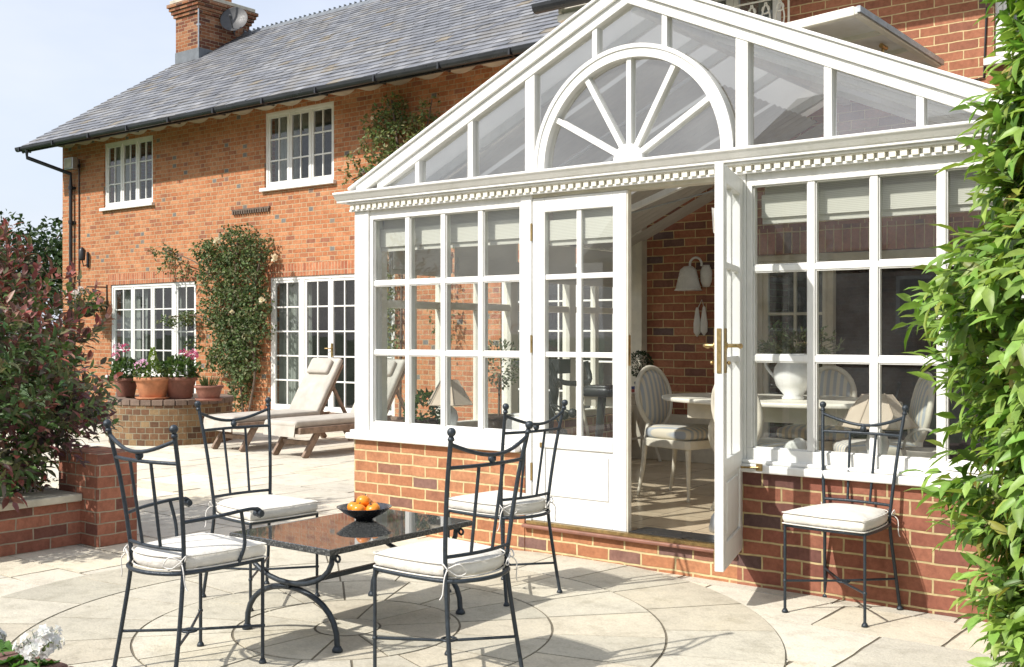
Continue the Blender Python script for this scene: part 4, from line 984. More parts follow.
b = MB(); b.box(TX0+.03, TX1-.03, TY0+.04, TY0+.065, TZ-.040, TZ-.0275); b.box(TX0+.03, TX1-.03, TY1-.065, TY1-.04, TZ-.040, TZ-.0275); part(b, 'bearer', M['iron'], t)
# bowl and fruit  (photo: bowl at 362,518)
bx, by = -3.855, 3.80; BS = 1.22
b = MB(); b.lathe([(r_*BS, z_) for r_, z_ in [(.001, 0), (.034, 0), (.036, .006), (.05, .014), (.082, .036), (.108, .062), (.111, .064), (.107, .065), (.076, .042), (.04, .022), (.001, .018)]], (bx, by, TZ+.0005), 32)
tag(b.build('fruit_bowl', M['bowl']), 'shallow black bowl of orange fruit on the granite tabletop', 'bowl')
fr = [(-.058, -.01, .062, .2), (.012, -.052, .060, -.5), (.062, .012, .064, .9), (-.005, .05, .063, 1.4), (-.012, -.002, .094, .3)]
f0 = None
for i, (dx, dy, dz, rr) in enumerate(fr):
    if f0 is None:
        f0 = thing('persimmon', 'orange fruit at the left rim of the black bowl', 'fruit', (bx+dx, by+dy, TZ+dz-.034), rr, 'orange fruit heaped in the bowl')
        b = MB(); b.lathe([(.001, .008), (.018, .002), (.033, .014), (.037, .029), (.033, .044), (.018, .055), (.004, .054), (.001, .052)], (0, 0, 0), 18); local(b, 'skin', M['orange'], f0)
        b = MB(); pp = [(.018*(1 if k % 2 == 0 else .35)*math.cos(math.pi*k/4), .018*(1 if k % 2 == 0 else .35)*math.sin(math.pi*k/4)) for k in range(8)]
        b.add([(p[0], p[1], .0575-.0*k) for k, p in enumerate(pp)]+[(0, 0, .056)], [(k, (k+1) % 8, 8) for k in range(8)]); b.tube([(0, 0, .055), (.002, .003, .068)], .003, 5); local(b, 'calyx', M['bark'], f0)
    else:
        dup(f0, (bx+dx, by+dy, TZ+dz-.034), rr, ['', 'orange fruit at the front of the black bowl', 'orange fruit at the right rim of the black bowl', 'orange fruit at the back of the black bowl', 'orange fruit lying on top of the others in the black bowl'][i]).rotation_euler = (rnd.uniform(-.5, .5), rnd.uniform(-.5, .5), rr)

# sun loungers
def lounger():
    t = thing('sun_lounger', 'wooden sun lounger with a cream mattress, its raised back before the garden doors', 'sun lounger', (0, 0, 0), 0, 'sun loungers by the garden doors')
    b = MB()
    for s_ in (-1, 1): b.box(s_*.29-.02, s_*.29+.02, -1.0, .98, .27, .34)
    b.box(-.27, .27, -1.0, -.96, .27, .33); b.box(-.27, .27, .94, .98, .27, .33)
    for i in range(16): y = -.93+i*.08; b.box(-.27, .27, y, y+.055, .318, .338)
    local(b, 'frame', M['teak'], t, bevel=.006)
    for y0, y1 in ((-.68, -.90), (.62, .86)):
        for s_ in (-1, 1):
            b = MB(); b.obox((s_*.255, y0, .31), (s_*.255, y1, .0), .04, .075, up=(0, 1, 0)); local(b, 'leg', M['teak'], t, bevel=.005)
        b = MB(); ym = y0*.55+y1*.45; b.box(-.235, .235, ym-.02, ym+.02, .13, .18); local(b, 'cross_rail', M['teak'], t, bevel=.004)
    a = R(58); hy, hz = .30, .345
    b = MB()
    for s_ in (-1, 1): b.obox((s_*.25, hy, hz), (s_*.25, hy+.74*math.cos(a), hz+.74*math.sin(a)), .035, .03)
    for i in range(9): s2 = .05+i*.08; b.box(-.25, .25, hy+s2*math.cos(a)-.01, hy+s2*math.cos(a)+.01, hz+s2*math.sin(a)-.025, hz+s2*math.sin(a)+.025)
    for s_ in (-1, 1): b.obox((s_*.22, hy+.45*math.cos(a), hz+.45*math.sin(a)), (s_*.22, .80, .31), .03, .04)
    local(b, 'back_frame', M['teak'], t)
    b = MB(); padded(b, rrect(.27, .68, .03), .338, .412, .032, .012, M4=Matrix.Translation((0, -.36, 0)))
    Mx = Matrix.Translation((0, hy, hz+.0)) @ Matrix.Rotation(a, 4, 'X') @ Matrix.Translation((0, .40, .012))
    padded(b, rrect(.27, .40, .03), .0, .072, .032, .012, M4=Mx)
    b.add([(-.265, -1.035, .375), (.265, -1.035, .375), (.262, -1.055, .24), (-.262, -1.05, .245), (-.262, -1.03, .24), (.262, -1.035, .24)], [(0, 1, 2, 3), (4, 5, 1, 0)])
    m = local(b, 'mattress', M['canvas'], t)
    b = MB(); Mp = Matrix.Translation((0, hy, hz)) @ Matrix.Rotation(a, 4, 'X') @ Matrix.Translation((0, .64, .075)); padded(b, rrect(.19, .10, .03), .01, .07, .028, .01, M4=Mp); local(b, 'pillow', M['canvas'], t)
    return t
lg = lounger(); lg.location = (-10.50, 9.02, 0)
dup(lg, (-9.40, 9.02, 0), -.02, 'wooden sun lounger with its head end hidden by the white conservatory corner')

# ================================================================ GARDEN WALLS
t = thing('raised_bed_wall', 'low brick bed wall with a pale stone coping and a square brick pier at its end', 'garden wall', (-6.6, 2.4, 0))
b = MB(); b.box(-6.83, -6.58, .2, 3.92, 0, .285); part(b, 'wall', M['brick_low'], t)
b = MB()
for i in range(6): b.box(-6.87, -6.545, .2+i*.62, .2+i*.62+.615, .286, .335)
part(b, 'coping', M['coping'], t, bevel=.008)
b = MB(); b.box(-6.85, -6.385, 3.921, 4.21, 0, .60); part(b, 'pier', M['brick_low'], t, bevel=.006)
b = MB(); b.box(-12.5, -6.835, -.5, 4.3, 0, .24); tag(b.build('bed_soil', M['soil']), kind='structure')
t = thing('corner_planter', 'brick planter edge in the bottom left corner, holding white geraniums', 'planter', (-3.6, 1.2, 0))
b = MB(); b.box(-5.2, -2.45, 1.42, 1.66, 0, .385); b.box(-2.69, -2.45, .9, 1.42, 0, .385); part(b, 'wall', M['brick_low'], t)
b = MB(); x = -5.2; k = 0
rr = random.Random(4)
while x < -2.46:
    b.box(x+.004, min(x+.108, -2.45), 1.415+rr.uniform(-.004, .004), 1.665+rr.uniform(-.004, .004), .386, .45+rr.uniform(-.004, .004), 0); x += .112
part(b, 'brick_coping', plain('old_brick_coping', (.19, .105, .08), .9, var=.4, scale=9, bump=.7, bscale=40), t, bevel=.010)
b = MB(); b.box(-5.2, -2.7, .9, 1.414, .0, .40); part(b, 'soil', M['soil'], t)
# round planter
TCX, TCY, TR, TH = -12.09, 8.47, .76, .56
t = thing('round_planter', 'round brick planter wall with terracotta pots standing on its rim', 'planter', (TCX, TCY, 0))
b = MB(); n = 48
def cyl(r0, r1, z0, z1, sc=1):
    for i in range(n):
        a0, a1 = 2*math.pi*i/n, 2*math.pi*(i+1)/n; u0, u1 = a0*r0, a1*r0
        b.add([(TCX+r0*math.cos(a0), TCY+r0*math.sin(a0), z0), (TCX+r0*math.cos(a1), TCY+r0*math.sin(a1), z0), (TCX+r1*math.cos(a1), TCY+r1*math.sin(a1), z1), (TCX+r1*math.cos(a0), TCY+r1*math.sin(a0), z1)], [(0, 1, 2, 3)], 0, None, r0 == r1, [(u0, z0), (u1, z0), (u1, z1), (u0, z1)])
cyl(TR, TR, 0, TH-.07); part(b, 'wall', M['brick_tank'], t)
b = MB()
for i in range(34):
    a0, a1 = 2*math.pi*i/34+.008, 2*math.pi*(i+1)/34-.008
    P = [(TCX+r_*math.cos(a), TCY+r_*math.sin(a)) for r_, a in ((TR+.015, a0), (TR+.015, a1), (TR-.20, a1), (TR-.20, a0))]; b.prism(P, 'z', TH-.069, TH)
part(b, 'coping', plain('dark_brick_coping', (.17, .12, .09), .85, var=.3, scale=7, bump=.4), t, bevel=.006)
b = MB(); b.add([(TCX+(TR-.19)*math.cos(2*math.pi*i/32), TCY+(TR-.19)*math.sin(2*math.pi*i/32), TH-.04) for i in range(32)], [tuple(range(32))]); part(b, 'soil', M['soil'], t)

# ================================================================ INSIDE THE CONSERVATORY
def oval(cx, cz, a, bb, n=28): return [(cx+a*math.cos(2*math.pi*i/n), cz+bb*math.sin(2*math.pi*i/n)) for i in range(n)]
def dining_chair():
    t = thing('dining_chair', 'x', 'dining chair', (0, 0, 0), 0, 'oval-backed dining chairs'); HS = .43
    for k in (-1, 1):
        b = MB(); b.tube([(k*.20, -.20, 0), (k*.202, -.20, .15), (k*.205, -.20, .36), (k*.205, -.20, HS-.03)], [.010, .013, .021, .022], 10); b.lathe([(.012, 0), (.016, .012), (.012, .03)], (k*.20, -.20, 0), 10); local(b, 'front_leg', M['paint_cream'], t)
        b = MB(); b.tube([(k*.19, .26, 0), (k*.185, .22, .2), (k*.18, .20, HS-.02)], [.011, .016, .021], 10); local(b, 'rear_leg', M['paint_cream'], t)
    out = [(p[0], p[1]) for p in spline([(.225, -.235, 0), (.245, -.1, 0), (.22, .12, 0), (.17, .225, 0), (0, .245, 0), (-.17, .225, 0), (-.22, .12, 0), (-.245, -.1, 0), (-.225, -.235, 0), (0, -.262, 0)], 3)]
    b = MB(); n = len(out); b.prism(out, 'z', HS-.06, HS); local(b, 'seat_frame', M['paint_cream'], t, bevel=.008)
    b = MB(); padded(b, [(x*.95, y*.95) for x, y in out], HS, HS+.075, .03, .02); local(b, 'seat', M['stripe'], t)
    tilt = Matrix.Translation((0, .215, .44)) @ Matrix.Rotation(R(-10), 4, 'X')
    b = MB(); P = [tilt @ Vector((x, 0, z)) for x, z in oval(0, .275, .19, .22, 32)]; b.tube(P, .019, 8, closed=True)
    for k in (-1, 1): b.tube([tilt @ Vector((k*.17, 0, -.06)), tilt @ Vector((k*.14, 0, .02)), tilt @ Vector((k*.10, 0, .09))], [.02, .017, .02], 8)
    local(b, 'back_frame', M['paint_cream'], t)
    b = MB(); vs = []; fs = []; R_ = [(1, 0), (.85, .02), (.5, .032), (.01, .036)]
    for side_ in (-1, 1):
        o = len(vs)
        for s_, d_ in R_: vs += [tilt @ Vector((x*s_, side_*d_, .275+(z-.275)*s_)) for x, z in oval(0, .275, .175, .205, 24)]
        for i in range(3):
            for j in range(24): fs.append((o+i*24+j, o+i*24+(j+1) % 24, o+(i+1)*24+(j+1) % 24, o+(i+1)*24+j))
    b.add(vs, fs, 0, None, True); local(b, 'backrest', M['stripe'], t)
    return t
dc = dining_chair(); dc.location = (-3.88, 7.03, FLZ); dc.rotation_euler = (0, 0, R(82)); dc['label'] = 'cream dining chair with a striped oval back seen whole through the open doorway'
dup(dc, (-2.89, 6.3, FLZ), R(161), 'oval-backed dining chair half hidden behind the open door leaf')
dup(dc, (-3.10, 7.6, FLZ), R(4), 'striped oval-backed dining chair facing out on the far side of the table')
dup(dc, (-2.36, 6.72, FLZ), R(-58), 'oval-backed dining chair seen edge-on at the right end of the table')
t = thing('dining_table', 'cream dining table with an oval top inside the conservatory', 'dining table', (-3.08, 6.85, FLZ))
tc_, tz = (-3.08, 6.85), FLZ+.75
b = MB(); b.prism([(tc_[0]+.82*math.cos(2*math.pi*i/40), tc_[1]+.50*math.sin(2*math.pi*i/40)) for i in range(40)], 'z', tz-.03, tz); part(b, 'tabletop', M['paint_old'], t, bevel=.01)
b = MB(); b.box(tc_[0]-.52, tc_[0]+.52, tc_[1]-.27, tc_[1]+.27, tz-.14, tz-.031); part(b, 'apron', M['paint_cream'], t, bevel=.006)
for sx in (-1, 1):
    for sy in (-1, 1):
        x, y = tc_[0]+sx*.30, tc_[1]+sy*.20; b = MB(); b.tube(spline([(x, y, tz-.05), (x+sx*.05, y+sy*.04, tz-.25), (x-sx*.02, y, tz-.5), (x+sx*.05, y+sy*.03, FLZ)], 4), [.032]*3+[.03, .028, .025, .022, .02, .018, .016, .016, .016, .018][:10], 8); part(b, 'leg', M['paint_cream'], t)
# jug of foliage on the table
jx, jy = -2.93, 6.78
t = thing('jug', 'white ewer jug holding leafy stems on the dining table', 'jug', (jx, jy, tz))
b = MB(); b.lathe([(.07, 0), (.075, .01), (.06, .03), (.11, .09), (.13, .15), (.12, .21), (.085, .26), (.075, .285), (.095, .30), (.09, .302), (.07, .285)], (jx, jy, tz), 24); part(b, 'body', M['ceramic'], t)
b = MB(); b.tube(spline([(jx-.08, jy, tz+.28), (jx-.16, jy, tz+.30), (jx-.19, jy, tz+.22), (jx-.12, jy, tz+.13)], 5), .010, 7); part(b, 'handle', M['ceramic'], t)
b = MB(); rj = random.Random(5)
for i in range(60):
    d_ = vrand(rj); d_.z = abs(d_.z)*.6+.15; d_.normalize(); L = rj.uniform(.12, .30); base = Vector((jx, jy, tz+.28)); tip = base+Vector((d_.x*1.2, d_.y, d_.z))*L
    b.tube([base, tip], .0018, 3, c=(.06, .08, .03), cap=False)
    for k in range(9):
        p = base.lerp(tip, rj.uniform(.35, 1)); leaf(b, p, (d_+vrand(rj)*.9), vrand(rj), rj.uniform(.03, .055), .018, jit(rj.choice([(.11, .14, .06), (.16, .18, .09), (.07, .10, .04)]), rj), simple=True)
part(b, 'foliage', M['leaf'], t)
# lamps on the window boards
def lamp(x, y, z, s, label):
    t = thing('table_lamp', label, 'table lamp', (x, y, z), 0, 'lamps on the window boards'); b = MB()
    b.lathe([(.055, 0), (.06, .012), (.035, .03), (.05, .07), (.062, .12), (.05, .17), (.018, .2), (.014, .25)], (x, y, z), 18); part(b, 'base', M['ceramic'], t)
    b = MB(); w0, w1, za, zb = .17*s, .062*s, z+.215, z+.385
    P0_ = [(x+w0*math.cos(a), y+w0*math.sin(a), za) for a in [R(20+60*i) for i in range(6)]]; P1_ = [(x+w1*math.cos(a), y+w1*math.sin(a), zb) for a in [R(20+60*i) for i in range(6)]]
    P2_ = [Vector(p)*.985+Vector((x, y, za))*.015 for p in P0_]; P3_ = [Vector(p)*.985+Vector((x, y, zb))*.015 for p in P1_]
    for i in range(6): j = (i+1) % 6; b.add([P0_[i], P0_[j], P1_[j], P1_[i]], [(0, 1, 2, 3)], 0, (.55, .46, .37)); b.add([P2_[i], P2_[j], P3_[j], P3_[i]], [(3, 2, 1, 0)], 0, (.50, .42, .34))
    for i in range(6): b.tube([P0_[i], P0_[(i+1) % 6]], .005, 5, c=(.5, .41, .32)); b.tube([P0_[i], P1_[i]], .004, 5, c=(.5, .41, .32))
    part(b, 'shade', M['shade'], t)
lamp(-5.06, FY+.32, SZ+.04, 1.0, 'lamp with a pale six-sided shade in the window left of the doors')
lamp(-2.045, FY+.33, SZ+.04, 1.2, 'lamp with a pale six-sided shade behind the lone chair in the right window')
# potted plants inside
def pot(mb, x, y, z, r, h, rim=True, seg=20):
    mb.lathe([(.001, 0), (r*.68, 0), (r*.72, .01), (r*.95, h*.8), (r*.97, h*.82), (r*1.06, h*.83), (r*1.06, h), (r*.96, h), (r*.93, h*.9), (.001, h*.88)], (x, y, z), seg)
def tuft(mb, c, rx, rz, n, L, W, cols, rn, up=.3, simple=True, shell=.35):
    for i in range(n):
        d_ = vrand(rn); k = shell+(1-shell)*rn.random()**.5; p = Vector(c)+Vector((d_.x*rx*k, d_.y*rx*k, d_.z*rz*k))
        dd = (d_+vrand(rn)*.8+Vector((0, 0, up))); leaf(mb, p, dd, vrand(rn)+Vector((0, 0, .8)), L*rn.uniform(.6, 1.2), W*rn.uniform(.7, 1.2), jit(rn.choice(cols), rn), simple=simple)
GR = [(.05, .10, .02), (.07, .13, .03), (.04, .075, .02), (.10, .15, .04)]
rp_ = random.Random(8)
t = thing('potted_tree', 'small clipped standard tree in a grey pot inside the left window', 'potted plant', (-4.62, FY+.32, SZ+.04))
b = MB(); pot(b, -4.62, FY+.32, SZ+.04, .085, .16); part(b, 'pot', M['soil'], t)
b = MB(); b.tube([(-4.62, FY+.32, SZ+.16), (-4.615, FY+.325, SZ+.48)], .008, 6); part(b, 'trunk', M['bark'], t)
b = MB(); tuft(b, (-4.6, FY+.33, SZ+.54), .14, .16, 420, .035, .018, [(.09, .12, .05), (.14, .17, .08), (.2, .2, .12)], rp_); part(b, 'foliage', M['leaf'], t)
t = thing('leafy_pot_plant', 'bushy green plant in a dark pot beside the lamp in the left window', 'potted plant', (-5.28, FY+.32, SZ+.04))
b = MB(); pot(b, -5.28, FY+.32, SZ+.04, .09, .10); part(b, 'pot', M['soil'], t)
b = MB(); tuft(b, (-5.28, FY+.32, SZ+.20), .15, .13, 260, .05, .035, GR, rp_); part(b, 'foliage', M['leaf'], t)
tag(padded(MB(), rrect(.10, .06, .05), 0, .16, .05, .02, M4=Matrix.Translation((-4.42, FY+.30, SZ+.042))).build('cushion', M['linen']), 'small white cushion at the right end of the left window board', 'cushion')
# console with topiary and books
OY = 1.0
t = thing('console_table', 'cream console table with curved legs by the left side wall', 'console table', (-5.28, 8.5, FLZ))
b = MB(); b.box(-5.5, -5.10, 8.080, 8.880, FLZ+.62, FLZ+.65); part(b, 'tabletop', M['paint_cream'], t, bevel=.006)
b = MB(); b.box(-5.47, -5.13, 8.110, 8.850, FLZ+.54, FLZ+.619); part(b, 'apron', M['paint_cream'], t)
for x, s_ in ((-5.46, -1), (-5.14, 1)):
    for y in (8.130, 8.830):
        b = MB(); b.tube(spline([(x, y, FLZ+.56), (x+s_*.035, y, FLZ+.52), (x-s_*.03, y, FLZ+.2), (x+s_*.03, y, FLZ)], 4), .016, 7); part(b, 'leg', M['paint_cream'], t)
b = MB(); b.tube(spline([(-5.46, 8.130, FLZ+.25), (-5.3, 8.280, FLZ+.21), (-5.3, 8.680, FLZ+.21), (-5.14, 8.830, FLZ+.25)], 5), .012, 6); part(b, 'stretcher', M['paint_cream'], t)
t = thing('topiary_ball', 'dark clipped ball topiary in a small pot on the console table', 'topiary', (-5.20, 8.620, FLZ+.65))
b = MB(); pot(b, -5.20, 8.620, FLZ+.65, .05, .09); part(b, 'pot', M['lead'], t)
b = MB(); b.tube([(-5.20, 8.620, FLZ+.70), (-5.20, 8.620, FLZ+.88)], .009, 6); part(b, 'trunk', M['bark'], t)
b = MB(); tuft(b, (-5.20, 8.620, FLZ+.90), .115, .115, 900, .022, .014, [(.02, .045, .015), (.03, .06, .02)], rp_, shell=.75); part(b, 'foliage', M['leaf'], t)
b = MB(); b.box(-5.25, -5.12, 8.480, 8.680, FLZ+.6505, FLZ+.678); tag(b.build('book', plain('red_book', (.3, .06, .05), .6), bevel=.002), 'dark red book lying at the bottom of the little stack on the console table', 'book', 'books on the console table')
b = MB(); b.box(-5.24, -5.13, 8.490, 8.660, FLZ+.6785, FLZ+.70); tag(b.build('book', plain('blue_book', (.05, .06, .18), .6), bevel=.002), 'dark blue book on top of the little stack on the console table', 'book', 'books on the console table')
# wall ornaments on the inner brick wall (photo: 700,280 and 703,325)
t = thing('hanging_bell', 'white ceramic bell with a loop handle hung on the inner brick wall', 'ornament', (-4.84, BY-.08, 1.78))
b = MB(); b.lathe([(.13, 0), (.115, .02), (.09, .12), (.075, .19), (.04, .22), (.001, .225)], (-4.84, BY-.13, 1.76), 20); part(b, 'body', M['ceramic'], t)
b = MB(); b.tube(arc((-4.78, 2.0), .06, R(-20), R(200), 10, 'xz', BY-.10), .011, 7); b.lathe([(.03, 0), (.05, .05), (.055, .14), (.03, .2)], (-4.69, BY-.07, 1.79), 14); part(b, 'handle', M['ceramic'], t)
t = thing('hanging_tassels', 'pair of white tapered ornaments on a cord below the white bell', 'ornament', (-4.76, BY-.05, 1.35))
b = MB()
for dx, dz in ((-.035, .0), (.035, .01)): b.lathe([(.005, 0), (.035, .04), (.036, .12), (.014, .26), (.004, .27)], (-4.76+dx, BY-.045, 1.34+dz), 12, sy=.6)
part(b, 'pendant', M['linen'], t)
b = MB(); b.tube([(-4.79, BY-.04, 1.6), (-4.76, BY-.02, 1.68), (-4.73, BY-.04, 1.61)], .004, 5); part(b, 'cord', M['linen'], t)
# exercise machine behind the fixed door
t = thing('exercise_bicycle', 'black exercise machine standing behind the closed door leaf', 'exercise bicycle', (-4.25, 6.3, FLZ)); ex, ey = -4.44, 6.30
b = MB(); b.tube(spline([(ex-.42, ey+.05, FLZ+.98), (ex-.3, ey, FLZ+.96), (ex-.12, ey, FLZ+.92), (ex-.06, ey, FLZ+.78), (ex-.1, ey, FLZ+.58), (ex-.12, ey, FLZ+.3)], 5), .034, 10); b.tube([(ex-.12, ey, FLZ+.32), (ex+.3, ey, FLZ+.3), (ex+.34, ey, FLZ+.75)], .03, 8)
b.tube([(ex-.12, ey-.22, FLZ+.03), (ex-.12, ey+.22, FLZ+.03)], .03, 8); b.tube([(ex+.32, ey-.22, FLZ+.03), (ex+.32, ey+.22, FLZ+.03)], .03, 8); b.tube([(ex-.12, ey, FLZ+.03), (ex-.12, ey, FLZ+.35)], .03, 8); b.tube([(ex+.32, ey, FLZ+.03), (ex+.3, ey, FLZ+.32)], .03, 8); part(b, 'frame', M['black'], t)
b = MB(); b.lathe([(.001, -.04), (.17, -.04), (.18, 0), (.17, .04), (.001, .04)], (ex+.05, ey, FLZ+.30), 20, axis=(0, 1, 0)); part(b, 'flywheel', M['black'], t)
b = MB(); b.tube(spline([(ex+.06, ey-.22, FLZ+.98), (ex+.10, ey-.20, FLZ+.84), (ex+.02, ey-.06, FLZ+.83), (ex-.05, ey, FLZ+.85), (ex+.02, ey+.06, FLZ+.83), (ex+.10, ey+.2, FLZ+.84), (ex+.06, ey+.22, FLZ+.98)], 5), .019, 8); b.box(ex-.06, ex+.03, ey-.07, ey+.07, FLZ+.90, FLZ+1.0); part(b, 'handlebar', M['black'], t)
for dx, dz in ((.13, .62), (.20, .64), (.12, .50)):
    b = MB(); b.tube([(ex-.03, ey-.1, FLZ+.70), (ex+dx, ey-.15, FLZ+dz)], .007, 6); b.ball((ex+dx, ey-.15, FLZ+dz), .032, 12); part(b, 'knob', M['black'], t)
b = MB(); padded(b, rrect(.13, .10, .06), FLZ+.75, FLZ+.82, .03, .01, M4=Matrix.Translation((ex+.34, ey, 0))); part(b, 'saddle', M['black'], t)
# basket and white figure on the right window board
b = MB(); bxx, byy = -1.80, FY+.34
b.lathe([(.001, .005), (.09, .0), (.12, .10), (.125, .105), (.115, .10), (.085, .01)], (bxx, byy, SZ+.041), 24); b.tube(arc((bxx, SZ+.14), .11, 0, math.pi, 14, 'xz', byy), .008, 6)
tag(b.build('basket', M['canvas']), 'small pale wicker basket with a hoop handle in the right window', 'basket')
b = MB(); b.ball((-2.50, FY+.30, SZ+.10), .065, 14, sz=.85); b.ball((-2.42, FY+.31, SZ+.09), .055, 12, sz=.8); b.ball((-2.46, FY+.27, SZ+.13), .045, 12)
tag(b.build('white_cloth_bundle', M['linen']), 'crumpled white cloth bundle low in the right window by the door post', 'cloth')
b = MB(); b.lathe([(.06, 0), (.065, .02), (.05, .09), (.02, .13), (.001, .135)], (-3.02, FY+.42, FLZ), 14); tag(b.build('doorstop', M['zinc']), 'small grey doorstop on the tiled floor just inside the open door', 'doorstop')
t = thing('curtain_tieback', 'cream frilled cloth hung from a cord at the head of the open door', 'cloth', (-2.82, FY-.05, 1.9))
b = MB(); b.tube(spline([(-2.80, FY+.02, 2.20), (-2.83, FY+.01, 2.10), (-2.835, FY, 2.02), (-2.82, FY, 2.0), (-2.81, FY+.01, 2.06), (-2.80, FY+.02, 2.19)], 5), .004, 6); part(b, 'cord', M['linen'], t)
b = MB(); 
for i in range(8): b.add([(-2.855+i*.012, FY+(i % 2)*.02, 2.07-.004*i), (-2.855+(i+1)*.012, FY+((i+1) % 2)*.02, 2.07-.004*(i+1)), (-2.845+(i+1)*.011, FY+((i+1) % 2)*.03, 1.93-.016*(i+1)), (-2.845+i*.011, FY+(i % 2)*.03, 1.93-.016*i)], [(0, 1, 2, 3)])
part(b, 'frill', M['linen'], t)
# ================================================================ PLANTS
def shoot(mb, rn, p, d, L, nl, ll, lw, cols, tipcols=None, droop=.3, simple=False, spread=.75, stem=None):
    """a leafy shoot: leaves alternate along a bent stem"""
    d = d.normalized(); q = p+d*L; side = d.orthogonal().normalized(); up = Vector((0, 0, 1))
    if stem: mb.tube([p, p+d*L*.5+up*.01, q], [stem, stem*.7, stem*.3], 4, c=(.10, .12, .04), cap=False)
    for i in range(nl):
        t_ = (i+.5)/nl; a = i*2.4+rn.uniform(-.4, .4); s = (Matrix.Rotation(a, 3, d) @ side); pp = p.lerp(q, t_)
        dd = d*(.35+.9*t_)+s*spread+Vector((0, 0, -droop*rn.uniform(.4, 1.4)))
        c = rn.choice(tipcols) if tipcols and t_ > .55 else rn.choice(cols)
        leaf(mb, pp, dd, (d*.9+s*-.1+up*.9+vrand(rn)*.35), ll*rn.uniform(.55, 1.2), lw*rn.uniform(.7, 1.2), jit(c, rn, .25), rn.uniform(.05, .5), simple)
# --- big-leaved hedge at the right
rh = random.Random(21)
t = thing('leafy_hedge', 'tall bright green shrub with long pointed leaves at the right edge', 'shrub', (-.62, 4.55, 0))
b = MB()
for i in range(9):
    x, y = -.62+rh.uniform(-.25, .25), 4.55+rh.uniform(-.25, .25); b.tube(spline([(x, y, 0), (x+rh.uniform(-.1, .1), y+rh.uniform(-.1, .1), .9), (x+rh.uniform(-.3, .3), y+rh.uniform(-.3, .3), 2.4)], 4), [.022-.0018*k for k in range(9)], 6)
part(b, 'stem', M['bark'], t)
b = MB(); HG = [(.14, .25, .045), (.18, .30, .055), (.11, .20, .035), (.21, .32, .065), (.09, .16, .03), (.25, .28, .05), (.13, .24, .04), (.16, .27, .05), (.30, .27, .07)]
HC = (-.62, 4.50)
def hr(z):   # radius of the hedge by height
    return .33+.32*math.sin(min(1, max(0, z/1.1))*math.pi/2)+.06*math.sin(z*5.2)+.05*math.sin(z*9+1) - (.22*max(0, z-1.4))
for i in range(3200):
    z = rh.uniform(.10, 2.95); a = rh.uniform(0, 2*math.pi); r = hr(z)*(.40+.60*rh.random()**.6)*(1+.1*math.sin(a*5+z*4))
    p = Vector((HC[0]+r*math.cos(a), HC[1]+r*math.sin(a), z)); d_ = Vector((math.cos(a), math.sin(a), rh.uniform(-.35, .5)))+vrand(rh)*.35
    shoot(b, rh, p-d_.normalized()*.10, d_, rh.uniform(.12, .22), 7, .108, .040, HG, [(.20, .34, .06), (.24, .38, .08), (.26, .36, .07)], .5, stem=.0025)
part(b, 'foliage', M['leaf'], t)
# --- bronze and green shrub in the raised bed
rs = random.Random(31)
t = thing('bronze_shrub', 'big shrub with red-bronze and green leaves behind the low bed wall', 'shrub', (-7.35, 3.4, .24))
b = MB()
for i in range(12):
    x, y = -7.35+rs.uniform(-.2, .2), 3.4+rs.uniform(-.2, .2); b.tube(spline([(x, y, .2), (x+rs.uniform(-.2, .2), y+rs.uniform(-.2, .2), .8), (x+rs.uniform(-.45, .4), y+rs.uniform(-.4, .4), 1.45)], 4), [.022-.002*k for k in range(9)], 6)
part(b, 'stem', M['bark'], t)
b = MB(); PG = [(.11, .20, .06), (.14, .22, .07), (.085, .155, .05), (.17, .18, .08), (.13, .11, .08)]; PT = [(.26, .09, .08), (.34, .11, .09), (.18, .11, .09), (.15, .15, .07), (.34, .17, .12), (.22, .09, .08)]
for i in range(1350):
    d_ = vrand(rs); 
    k = (.45+.55*rs.random()**.4); e = 1+.16*math.sin(d_.x*7+1)+.14*math.sin(d_.z*8+d_.y*5)
    p = Vector((-7.47+d_.x*.93*k*e, 3.36+d_.y*1.0*k*e, 1.02+d_.z*.84*k*e))
    if p.z < .3: continue
    dd = d_+Vector((0, 0, .75))+vrand(rs)*.45
    top_ = p.z > 1.2 or rs.random() < .35
    shoot(b, rs, p, dd, rs.uniform(.12, .24), 8, .092, .040, PG, PT if top_ else None, .12, stem=.002)
for (x, y, z) in ((-6.75, 3.85, .75), (-6.6, 4.0, .9), (-6.8, 3.7, .6), (-6.55, 3.9, .72), (-6.62, 4.15, .85), (-6.9, 4.1, .9), (-6.7, 3.6, .9)):
    for k in range(7): shoot(b, rs, Vector((x-.15, y-.1, z-.05)), Vector((.7, .3, rs.uniform(-.2, .9)))+vrand(rs)*.5, rs.uniform(.15, .3), 9, .07, .030, [(.07, .06, .045), (.09, .065, .06), (.05, .07, .035)], [(.16, .07, .08), (.12, .07, .07)], .1, stem=.002)
for (x, y, z) in ((-7.10, 3.55, 2.0), (-7.22, 3.45, 2.2), (-7.35, 3.4, 2.15), (-7.05, 3.66, 1.85), (-7.6, 3.2, 1.9)):
    for k in range(5): shoot(b, rs, Vector((x, y, z-.2)), Vector((rs.uniform(-.4, .5), rs.uniform(-.4, .4), 1)), rs.uniform(.25, .4), 9, .085, .026, PT, PT, .0, stem=.003)
part(b, 'foliage', M['leaf'], t)
b = MB(); 
for i in range(2600):
    x, y = rs.uniform(-8.2, -6.86), rs.uniform(1.6, 4.0); leaf(b, Vector((x, y, .24+rs.random()*.14*(1+.5*math.sin(x*6)*math.sin(y*5)))), vrand(rs)+Vector((0, 0, .7)), vrand(rs)+Vector((0, 0, 1)), .035, .016, jit(rs.choice([(.10, .12, .06), (.14, .15, .08), (.07, .10, .04)]), rs), simple=True)
